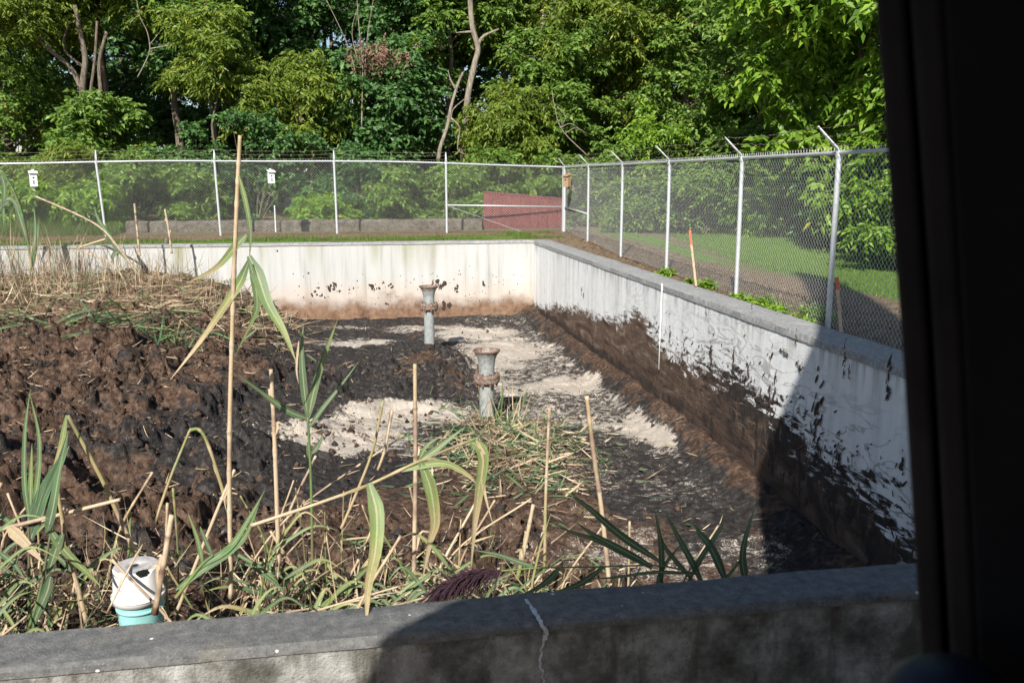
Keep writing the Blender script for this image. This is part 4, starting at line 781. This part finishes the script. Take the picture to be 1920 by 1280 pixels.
# weeds at the foot of the right fence
def leaf_mesh(name, O, D, L, k, ll, lw, g, droop=.3, flat=.5):
    """sprays of leaflets: O origins, D directions, L lengths; k leaflets each; returns folded quads"""
    n = len(O); D = D/np.linalg.norm(D, axis=1)[:, None]; up = np.array([0, 0, 1.]); t = ((np.arange(k)+.7)/k)[None, :, None]
    P = O[:, None]+D[:, None]*L[:, None, None]*t; P = P-up*(droop*L[:, None, None]*t*t); T = D[:, None]-up*(2*droop*t); T = T/np.linalg.norm(T, axis=2, keepdims=True)
    S = np.cross(T, up+g.normal(0, .25, (n, 1, 3))); S /= np.linalg.norm(S, axis=2, keepdims=True); sg = np.where(np.arange(k) % 2 == 0, 1, -1)[None, :, None]
    A = T*.55+S*sg*.85-up*droop*.5+g.normal(0, .28, (n, k, 3)); A /= np.linalg.norm(A, axis=2, keepdims=True)
    Nn = up*flat+g.normal(0, .35, (n, k, 3))+np.array([0, -.25, 0]); Wd = np.cross(A, Nn); Wd /= np.linalg.norm(Wd, axis=2, keepdims=True); Nm = np.cross(Wd, A)
    l_ = ll*g.uniform(.7, 1.25, (n, k, 1)); w_ = lw*g.uniform(.8, 1.2, (n, k, 1))
    V = np.stack([P, P+A*l_*.42+Wd*w_/2+Nm*w_*.12, P+A*l_-up*l_*.12, P+A*l_*.42-Wd*w_/2+Nm*w_*.12], 2).reshape(-1, 3)
    Q = np.arange(n*k*4).reshape(-1, 4); tint = np.clip(np.repeat(g.uniform(0, .62, n), k)*.7+g.uniform(0, .42, n*k), 0, .93)
    yel = g.random(n*k) < .012; tint[yel] = g.uniform(.94, 1, yel.sum())
    return np_mesh(name, V, Q, {'tint': np.repeat(tint, 4)}, smooth=False)
for i, (x, y, s, lab) in enumerate(((1240, 508, 1.0, 'green weed tuft at the fence foot beside the third nearest post'), (1318, 530, .9, 'green weed tuft just right of the farther survey stake'), (1375, 552, .7, 'small green weed left of the second nearest fence post'), (1418, 564, 1.2, 'bushy green weed right of the second nearest fence post'), (1446, 575, .8, 'low green weed beside the bushy one at the fence foot'), (1522, 588, 1.4, 'largest green weed, half in shadow, left of the nearest fence post'), (1290, 520, .5, 'tiny green weed left of the farther survey stake'))):
    p = at(x, y, Z=-.02); n = int(70*s); O = np.tile(np.array([[p.x+.07, p.y, -.1]]), (n, 1))+g.normal(0, .07*s, (n, 3))*[.6, .9, 0]; D = g.normal(0, .8, (n, 3)); D[:, 2] = 1
    o = link('weed', leaf_mesh('weed', O, D, g.uniform(.08, .24, n)*s, 7, .06, .03, g, .3), L_BRI); tag(o, lab, 'weed')
N = 2600; Xl = rx(12)+g.normal(.5, .5, N); Yl = g.uniform(5, 24, N); Xl = Xl+(Yl-12)*.047; Xl = np.where(Xl < XRO+.05, XRO+.1, Xl); O = np.stack([Xl, Yl, gz(Xl, Yl)+.01], 1)
L_LIT = m_leaf('fallen_leaf', [(0, (.07, .04, .022)), (.6, (.20, .13, .07)), (1, (.36, .26, .14))], .1)
tag(link('leaf_litter', leaf_mesh('leaf_litter', O, g.normal(0, 1, (N, 3))*[1, 1, .1], g.uniform(.03, .1, N), 2, .06, .035, g, .02, 1.5), L_LIT), 'dry fallen leaves along the foot of the right fence', 'leaf litter', kind='stuff')
# grass tufts on the strip and lawn
def grass(N, X, Y, h, label, seed):
    Z = gz(X, Y); a = g.uniform(0, 6.3, N); el = g.uniform(.7, 1.5, N); D = np.stack([np.cos(a)*np.cos(el), np.sin(a)*np.cos(el), np.sin(el)], 1)
    return tag(link('grass', scatter_blades(N, np.stack([X, Y, Z], 1), D, h*g.uniform(.5, 1.3, N), g.uniform(.006, .014, N), g.uniform(.1, .5, N), g.normal(0, .3, N), seed), GRASSM), label, 'grass', kind='stuff')
GRASSM = m_leaf('grass_blade', [(0, (.05, .10, .015)), (.3, (.10, .18, .025)), (.6, (.2, .24, .06))], .3, .6)
N = 9000; X = g.uniform(-9, 4.6, N); Y = 22.05+np.abs(g.normal(0, .55, N)); kp = vnoise(X*.8, Y*2, 5)+g.normal(0, .1, N) > .38; grass(kp.sum(), X[kp], Y[kp], .07, 'thin grass on the strip behind the far wall', 31)
N = 30000; X = g.uniform(7, 17, N); Y = g.uniform(8, 28, N); kp = X > 6.9+(Y-10)*.12; grass(kp.sum(), X[kp], Y[kp], .07, 'mown grass beyond the right fence', 32)
N = 9000; X = -6.4-6*g.random(N); Y = g.uniform(24.6, 29, N); grass(N, X, Y, .35, 'tall grass behind the back fence at left', 33)
N = 3000; X = g.uniform(3.9, 5.2, N); Y = g.uniform(22.0, 24.2, N); kp = vnoise(X*1.5, Y*1.5, 8) > .5; grass(kp.sum(), X[kp], Y[kp], .06, 'sparse grass in the fence corner', 34)

# ------------------------------------------------------------------ trees and shrubs
def crown_mesh(name, x, y, z0, z1, R, nl, per, k, ll, lw, g, shape=1.0, clump=.55, droop=.35):
    """limbs reach out from the trunk; leaf sprays sit in clumps along their outer part"""
    t = g.random(nl)**.9; zc = z0+(z1-z0)*t; az = g.uniform(0, 2*np.pi, nl); prof = np.sin(np.pi*np.clip(.12+.80*t, 0, 1))**.6
    ln = R*prof*g.uniform(.65, 1.12, nl); el = g.uniform(-.1, .5, nl); D = np.stack([np.cos(az)*np.cos(el), np.sin(az)*np.cos(el), np.sin(el)], 1)
    C = []
    nc = 7
    for s in np.linspace(.35, 1, nc):
        c = np.array([x, y, 0])+D*(ln*s)[:, None]; c[:, 2] += zc-.25*ln*s*s*.6; c = c+g.normal(0, .16*R*.4, (nl, 3)); C.append(c)
    C = np.concatenate(C); n = len(C)*per; Cc = np.repeat(C, per, 0); rr = g.normal(0, 1, (n, 3)); rr /= np.linalg.norm(rr, axis=1)[:, None]; rr[:, 2] *= .5
    O = Cc+rr*clump*g.uniform(.2, 1, (n, 1))*.6; Dd = rr+g.normal(0, .3, (n, 3)); Dd[:, 2] += .12
    return leaf_mesh(name, O, Dd, g.uniform(.6, 1.2, n)*clump*.7, k, ll, lw, g, droop), (zc, az, ln, el)
def limb_set(mb, x, y, base, z1, r, limbs, n, rnd, lean=(0, 0)):
    zc, az, ln, el = limbs
    tp = lambda z: Vector((x+lean[0]*(z-base)/(z1-base), y+lean[1]*(z-base)/(z1-base), z))
    pts = [tp(base+(z1-base)*i/7)+Vector((mn.noise(Vector((i*.8, x, 0)))*.25, mn.noise(Vector((i*.8, y, 5)))*.25, 0))*(i > 0) for i in range(8)]
    mb.tube(spline(pts, 22), [r*(1-.8*i/21)+(r*.5 if i == 0 else 0) for i in range(22)], 10)
    for j in range(min(n, len(zc))):
        a = tp(zc[j]-.5*ln[j]*.5); d = Vector((math.cos(az[j])*math.cos(el[j]), math.sin(az[j])*math.cos(el[j]), math.sin(el[j])))*ln[j]
        if a.z < base+.6: continue
        e = tp(zc[j])+d; e.z -= .1*ln[j]; m_ = a.lerp(e, .5)+Vector((rnd.gauss(0, .12), rnd.gauss(0, .12), .18*ln[j])); rr = r*.28*(1-.4*(a.z-base)/(z1-base))
        mb.tube(spline([a, m_, e], 8), [rr*(1-.85*i/7) for i in range(8)], 5)
KIND = {'dark': (L_DARK, .15, .10, 7, .3), 'mid': (L_MID, .15, .075, 8, .35), 'yel': (L_YEL, .15, .05, 11, .55), 'bright': (L_BRI, .17, .075, 8, .5)}
def tree(x, y, z0, z1, R, kind, nl, per, label, trunk=.16, bark=None, seed=0, size=1.0, group='trees beyond the fence', base=-.5, lean=(0, 0), nlimb=26, clump=None):
    gg = np.random.default_rng(1000+seed); mat, ll, lw, k, dr = KIND[kind]; f = root('tree', (x, y, base), label, 'tree', group)
    me, limbs = crown_mesh('crown', x, y, z0, z1, R, nl, per, k, ll*size, lw*size, gg, clump=(clump or (.62 if kind != 'yel' else .7)), droop=dr)
    child_world(link('crown', me, mat), f); mb = MB(); limb_set(mb, x, y, base, z1*.93, trunk, limbs, nlimb, random.Random(seed), lean); child_world(mb.build('trunk', bark or BARK, smooth=True), f); return f
def shrub(x, y, h, R, kind, label, seed, per=9, size=.85, nl=16, z0=.1):
    gg = np.random.default_rng(3000+seed); mat, ll, lw, k, dr = KIND[kind]; f = root('shrub', (x, y, -.2), label, 'shrub', 'shrubs beyond the fence')
    me, limbs = crown_mesh('foliage', x, y, z0, h, R, nl, per, k, ll*size, lw*size, gg, clump=.5, droop=dr); child_world(link('foliage', me, mat), f)
    mb = MB(); zc, az, ln, el = limbs
    for j in range(min(12, nl)):
        e = Vector((x+math.cos(az[j])*ln[j]*.8, y+math.sin(az[j])*ln[j]*.8, zc[j])); a = Vector((x+.1*math.cos(az[j]), y+.1*math.sin(az[j]), -.25)); mb.tube(spline([a, a.lerp(e, .45)+Vector((0, 0, .25)), e], 6), [.028, .024, .02, .015, .01, .006], 5)
    child_world(mb.build('stems', BARK, smooth=True), f); return f
front = [
 (-10.6, 33.5, 6.0, 12.0, 3.4, 'yel', 46, 11, 'yellow green walnut tree over several leaning stems at far left', .0, 1),
 (-12.6, 36, 1.5, 10.5, 3.0, 'mid', 44, 9, 'mid green tree filling the left edge', .2, 2),
 (-6.6, 36, 4.6, 12.0, 3.2, 'dark', 50, 9, 'dark green tree right of the leaning stems', .2, 3),
 (-4.6, 31.5, 4.6, 6.6, 1.6, 'yel', 16, 11, 'yellow green sumac spray against the darkness at left', .07, 4),
 (-1.9, 31.5, 2.4, 5.2, 1.9, 'yel', 18, 11, 'low yellow green sumac right of the dark gap', .08, 5),
 (-2.2, 37, 5.0, 12.0, 3.0, 'dark', 46, 9, 'dark tree rising behind the sumacs', .18, 6),
 (1.0, 33.5, 1.8, 6.0, 2.5, 'dark', 48, 10, 'dense low dark maple above the middle of the back fence', .16, 7),
 (1.9, 36.5, 5.4, 12.5, 3.2, 'dark', 48, 9, 'tall dark maple over the dense low one', .2, 8),
 (5.4, 31.8, 1.6, 4.4, 1.9, 'yel', 24, 10, 'rounded yellow green bushy tree left of the fence corner', .09, 9),
 (6.2, 37, 6.5, 12.5, 3.0, 'mid', 44, 9, 'loose mid green tree behind the pale leaning trunk', .16, 10),
 (9.0, 34, 3.6, 11.0, 3.2, 'yel', 56, 11, 'large yellow green tree above the fence corner', .2, 11),
 (12.6, 33, 1.8, 11.0, 3.3, 'mid', 56, 10, 'feathery mid green tree right of the fence corner', .2, 12),
 (3.6, 34.5, 5.2, 12.0, 2.4, 'mid', 36, 10, 'mid green crown between the dark maples and the pale leaning trunk', .14, 14),
 (-8.8, 34.8, 6.4, 12.5, 2.8, 'yel', 40, 11, 'yellow green crown meeting the walnut at upper left', .13, 15),
 (-5.0, 33.8, 6.6, 12.0, 2.5, 'mid', 36, 10, 'mid green crown above the sumac at left', .13, 16),
 (11.2, 35.5, 6.0, 12.5, 3.2, 'yel', 46, 11, 'tall yellow green tree right of the fence corner', .16, 17),
 (7.4, 32.6, 2.4, 6.8, 2.1, 'mid', 34, 10, 'mid green young tree filling in above the corner post', .1, 18),
 (-8.2, 32.2, 1.2, 3.8, 2.0, 'mid', 30, 10, 'low mid green bush like tree at the foot of the leaning stems', .08, 19),
 (14.8, 29.5, 5.0, 10.5, 3.0, 'yel', 46, 11, 'yellow green tree above the bright large leaved one', .15, 20),
 (16.6, 32, 1.5, 10.5, 3.4, 'mid', 50, 10, 'mid green tree behind the bright large leaved one', .2, 13),
]
for (x, y, z0, z1, R, kd, nl, per, lab, tr, sd_) in front:
    if sd_ == 1:
        f = tree(x, y, z0, z1, R, kd, nl, per, lab, .001, None, sd_, size=1.1, nlimb=0)
        st = [([(168, 400), (168, 300), (162, 230), (155, 180), (135, 130), (95, 95), (60, 60)], .24, .08), ([(158, 200), (155, 160), (160, 110), (150, 60), (140, 10)], .2, .12), ([(178, 400), (175, 240), (170, 180), (178, 110), (182, 40)], .11, .07), ([(196, 400), (193, 250), (191, 190), (186, 120), (200, 60)], .15, .09), ([(100, 95), (70, 60), (20, 40)], .08, .04), ([(160, 130), (120, 90), (130, 40)], .08, .04)]
        mb = MB()
        for q, a, b in st: mb.tube(spline(S_(q, 32.6), 18), [.6*(a+(b-a)*i/17) for i in range(18)], 9)
        child_world(mb.build('trunk', m_bark(), smooth=True), f)
    else: tree(x, y, z0, z1, R, kd, nl, per, lab, tr, None, sd_, size=1.28)
# pale leaning trunks
def bare(pix, Y, r0, r1, label, name='bare_trunk', extra=(), mat=None):
    f = root(name, tuple(S_([pix[0]], Y)[0]), label, 'tree'); mb = MB(); mb.tube(spline(S_(pix, Y), 24), [r0+(r1-r0)*i/23 for i in range(24)], 9); child_world(mb.build('trunk', mat or PALEBARK, smooth=True), f)
    for q, a in extra:
        mb = MB(); mb.tube(spline(S_(q, Y), 10), [a*(1-.6*i/9) for i in range(10)], 6); child_world(mb.build('limb', mat or PALEBARK, smooth=True), f)
    return f
bare([(868, 300), (876, 190), (890, 120), (896, 90), (884, 40), (880, -60)], 33.0, .12, .09, 'pale living trunk leaning up past the top edge above the back fence', 'pale_trunk', (([(893, 95), (905, 70), (935, 55)], .08), ([(884, 60), (850, 62)], .05)))
bare([(822, 300), (826, 275), (838, 240), (846, 200), (858, 160), (868, 136)], 30.3, .075, .04, 'broken bare snag slanting right beside the pale trunk', 'broken_snag', (([(845, 225), (850, 205), (872, 185)], .03), ([(856, 170), (845, 150), (840, 132)], .035), ([(846, 222), (862, 240), (858, 280), (880, 292)], .035)))
bare([(1002, 300), (1004, 200), (1008, 150), (1016, 60), (1022, -20)], 34.5, .17, .12, 'dim pale trunk behind the yellow green tree', 'pale_trunk')
bare([(678, 240), (680, 120), (674, 60), (668, -20)], 31.5, .025, .014, 'thin bare vine stems hanging before the dark maple', 'bare_vines', (([(668, 140), (650, 80), (612, 0)], .022), ([(684, 130), (690, 60), (700, 0)], .02), ([(672, 120), (660, 60), (672, 10)], .018)))
bare([(258, 145), (272, 118), (281, 92), (276, 60), (262, 30), (255, -10)], 31.2, .02, .010, 'thin pale dead branch curling in the dark gap at left', 'dead_branch', (([(281, 92), (330, 82), (380, 64)], .022), ([(280, 85), (300, 60)], .015)))
bare([(1110, 300), (1055, 245), (1040, 200), (1035, 170)], 29.6, .02, .010, 'tangle of thin dead limbs above the fence corner', 'dead_branch', (([(1050, 240), (1070, 232), (1090, 245)], .02), ([(1060, 250), (1080, 240), (1100, 250)], .016), ([(1045, 200), (1060, 220), (1050, 240)], .016)))
bare([(1440, 300), (1436, 200), (1450, 120)], 27.5, .06, .03, 'thin dark stem inside the right hand foliage', 'thin_stem', (), BARK)
# reddish dead leaves on the vines
gg = np.random.default_rng(77); c = at(712, 95, Y=31.3); O = np.array([c])+gg.normal(0, 1, (110, 3))*[.55, .3, .22]; D = gg.normal(0, .6, (110, 3)); D[:, 2] = -1
o = link('withered_leaves', leaf_mesh('withered_leaves', O, D, gg.uniform(.2, .4, 110), 6, .13, .05, gg, .3), L_RED)
for ob in bpy.data.objects:
    if ob.name.startswith('bare_vines'): child_world(o, ob)
# near bright trees at right
tree(12.4, 20.6, .9, 8.6, 3.1, 'bright', 72, 12, 'bright green large leaved tree reaching over the right fence', .14, None, 40, size=1.5, nlimb=20, base=-.5)
tree(13.2, 16.8, .6, 7.6, 2.6, 'bright', 54, 11, 'bright green tree beside the dark cab pillar', .12, None, 41, size=1.3, nlimb=20, base=-.5)
tree(12.6, 26.5, 1.2, 8.0, 3.0, 'mid', 60, 11, 'feathery dark green tree behind the bright large leaved one', .14, None, 42, size=1.2, nlimb=20, base=-.5)
# back rows
n_ = 0
for row, (yy_, step, off, kinds) in enumerate(((42.5, 4.4, 0, ('dark', 'mid', 'dark', 'mid')), (50, 5.2, 2.0, ('dark', 'mid')), (58, 6.0, 0, ('dark',)))):
    x = -19+off
    while x < 28+row*3:
        kd = kinds[n_ % len(kinds)]; tree(x+RNG.normal(0, .4), yy_+RNG.normal(0, .8), .8, 13.5+row*2.2, 3.3+.4*row, kd, 52, 6, {'dark': 'dark green woodland tree standing behind the front trees', 'mid': 'mid green woodland tree standing behind the front trees'}[kd], .22, None, 60+n_, size=1.45+.2*row, group='%s woodland trees behind the front row' % kd, nlimb=12); x += step; n_ += 1
shr = [(-12.2, 28.5, 2.2, 1.5, 'yel'), (-10.2, 27.8, 1.9, 1.4, 'yel'), (-8.4, 28.4, 2.3, 1.5, 'yel'), (-6.6, 28.2, 2.1, 1.4, 'mid'), (-9.3, 26.8, 1.3, 1.1, 'bright'), (-7.4, 26.6, 1.2, 1.0, 'bright'), (-5.4, 30.4, 3.0, 1.5, 'dark'), (-3.4, 30.2, 3.5, 1.7, 'dark'), (-1.6, 30.5, 2.8, 1.5, 'dark'),
       (-5.0, 28.4, 1.7, 1.0, 'mid'), (.3, 29.5, 2.3, 1.3, 'dark'), (1.4, 28.2, 1.6, 1.0, 'mid'), (2.9, 28.6, 1.8, 1.2, 'mid'), (-1.0, 28.0, 1.0, .8, 'bright'), (4.4, 29.5, 2.4, 1.4, 'mid'), (6.3, 29.5, 2.2, 1.4, 'mid'), (8.0, 29.0, 2.4, 1.4, 'mid'), (9.8, 28.6, 2.6, 1.5, 'dark'),
       (8.2, 25.8, 1.5, 1.1, 'mid'), (10.0, 24.6, 2.0, 1.3, 'mid'), (11.6, 23.2, 2.1, 1.4, 'mid'), (12.3, 21.2, 1.7, 1.2, 'dark'), (12.2, 18.9, 1.5, 1.1, 'bright'), (11.2, 16.8, 1.6, 1.0, 'bright'), (11.5, 14.8, 1.2, 1.0, 'dark'), (9.2, 26.8, 3.2, 1.1, 'bright'), (-13.6, 26.5, 1.5, 1.2, 'mid')]
nm = {'yel': 'yellow green', 'mid': 'mid green', 'dark': 'dark green', 'bright': 'bright green'}
def where(x, y):
    if y < 26 or (x > 7): return ['beyond the lawn behind the right fence', 'at the far end of the lawn behind the right fence'][y > 24]
    return 'behind the back fence %s' % ('at the far left' if x < -9 else 'left of the second nest box' if x < -4 else 'around its middle' if x < 1.2 else 'by the maroon panel')
cnt = {}
for i, (x, y, h, R, kd) in enumerate(shr):
    sz = 'tall' if h > 2.2 else 'knee high' if h < 1.4 else 'rounded'
    base_l = '%s %s shrub %s' % (sz, nm[kd], where(x, y)); cnt[base_l] = cnt.get(base_l, 0)+1
    shrub(x, y, h, R, kd, base_l, i)
for i in range(15):
    shrub(-17+i*3.1+RNG.normal(0, .4), 40+RNG.normal(0, .6), 4.4, 2.3, 'dark', 'dark undergrowth bush in the shade between the front trees and the woodland', 100+i, per=7, size=1.5, nl=22)
# climbing vine with heart leaves on the right
gg = np.random.default_rng(91); pts = spline(S_([(1210, 300), (1206, 250), (1212, 215), (1205, 180)], 29.0), 60); O = np.array(pts)[gg.integers(0, 60, 150)]+gg.normal(0, .16, (150, 3)); D = gg.normal(0, .5, (150, 3)); D[:, 2] = -.8
tag(link('climbing_vine', leaf_mesh('climbing_vine', O, D, gg.uniform(.2, .4, 150), 5, .13, .1, gg, .2), L_BRI), 'bright green climbing vine hanging in the dark gap right of the fence corner', 'vine')

# ------------------------------------------------------------------ the excavator the view is taken from
BLACKP = m_plain('black_cab_plastic', (.012, .012, .014), .75, 0, .3, 12, .2, .15); BROWNP = m_plain('dusty_black_rubber', (.020, .017, .018), .8, 0, .35, 10, .3, .1); KNOB = m_plain('dark_blue_plastic', (.016, .018, .032), .5, 0, .1, 10, .1, .3)
YELP = m_plain('machine_paint', (.45, .25, .03), .5, 0, .15, 5)
ex = root('excavator', (.6, -1.5, -1.35), 'black cab pillar and inner side panel of the digger filling the right edge', 'excavator')
E = lambda o: child_world(o, ex)
def along(px0, px1, d0, d1=None):
    """post from the top to the sill along the windscreen edge"""
    pass
def band(nm, top, bot, mat, dist, depth):
    """pillar strip: top/bottom pixel pairs at a distance, with real depth"""
    q = []
    for (xa, ya), dd in ((bot, dist), (top, dist)):
        q.append(at(xa, ya, Y=dd))
    return q
def pillar_strip(nm, l, r_, y0, y1, mat, thick):
    """l,r_: (x_top, x_mid, x_bottom) sight-line positions at plane y0/y1"""
    ysx = (-420, 0, 640, 1280, 1500); f_ = lambda t, v: np.interp(t, (0, 1050, 1280), v)
    V = []
    for yp in ysx:
        lx = f_(max(0, min(1280, yp)), l)-(40 if yp < 0 else 0)*.8; rx_ = f_(max(0, min(1280, yp)), r_)-(40 if yp < 0 else 0)*.8
        a = at(lx, yp, Y=y0); b = at(rx_, yp, Y=y1); o_ = Vector((thick*.74+.004, thick, 0)); V += [a, b, b+o_, a+o_]
    F = [(i*4+j, i*4+(j+1) % 4, (i+1)*4+(j+1) % 4, (i+1)*4+j) for i in range(len(ysx)-1) for j in range(4)]
    return E(MB().add(V, F).build(nm, mat, bevel=.004))
pillar_strip('pillar_seal', (1640, 1722, 1730), (1698, 1768, 1772), .50, .485, BROWNP, .05)
pillar_strip('pillar_groove', (1690, 1762, 1768), (1712, 1782, 1788), .50, .50, BLACKP, .04)
pillar_strip('pillar_frame', (1706, 1778, 1784), (1768, 1828, 1834), .475, .46, BROWNP, .06)
pillar_strip('trim_panel', (1764, 1824, 1830), (2080, 2080, 2080), .462, .42, BLACKP, .05)
# side panel running back past the seat
P0 = at(1764, 640, Y=.462); xs0 = P0.x
E(MB().box(xs0+.10, xs0+.15, -1.7, .44, -.9, 2.12).build('side_panel', BLACKP))
kb = at(1784, 1330, Y=.40)
mb = MB(); mb.lathe([(0, .04), (.022, .038), (.034, .028), (.040, .01), (.042, -.02), (.040, -.05), (.03, -.09), (.026, -.2)], 28, kb+Vector((.0, 0, -.015))); E(mb.build('lever_knob', KNOB, smooth=True))
# roof with a rounded front left corner
V = []; out = [(.95, -1.75), (.95, 1.0), (.12, 1.0), (-.28, .6), (-.60, .17), (-.90, .06), (-1.17, -.16), (-1.42, -.5), (-1.48, -.9)]
out += [(-1.48, -1.75)]
n = len(out); V = [(x, y, 2.20) for x, y in out]+[(x, y, 2.28) for x, y in out]; F = [tuple(range(n))[::-1], tuple(range(n, 2*n))]+[(i, (i+1) % n, n+(i+1) % n, n+i) for i in range(n)]
E(MB().add(V, F).build('cab_roof', BLACKP))
E(MB().box(-1.36, xs0+.06, -1.74, -1.70, -.9, 2.19).build('rear_panel', BLACKP))
E(MB().box(-1.37, -1.33, -1.70, -1.3, -.9, 2.19).build('door_post', BLACKP))
E(MB().box(-1.36, .95, -1.72, .30, -1.0, -.92).build('cab_floor', BLACKP))
# raised boom to the right of the cab: its shadow falls across the basin
yf = [(.6, 2.0), (2.0, 2.05), (3.6, 2.05), (4.6, 1.45), (5.3, .97), (6.7, .46), (9.9, -.15), (12.8, -.5)]
V = []; nn_ = len(yf); 
for z, y in yf:
    yb = min(y-.5, -.9 if z > 3 else -.4)
    V += [(1.5, y, z), (2.0, y, z), (2.0, yb, z), (1.5, yb, z)]
F = [(i*4+j, i*4+(j+1) % 4, (i+1)*4+(j+1) % 4, (i+1)*4+j) for i in range(nn_-1) for j in range(4)]+[(3, 2, 1, 0), tuple((nn_-1)*4+j for j in range(4))]
E(MB().add(V, F).build('boom', YELP, bevel=.02))
E(MB().box(1.1, 3.4, -4.5, .9, -.9, 1.0).build('machine_body', YELP, bevel=.05))
for s in (-1.3, 2.7): E(MB().box(s-.3, s+.3, -4.4, .9, -1.36, -1.02).build('track', BLACKP, bevel=.1))
E(MB().box(-1.4, 3.2, -4.2, .4, -1.02, -.93).build('turntable', BLACKP))
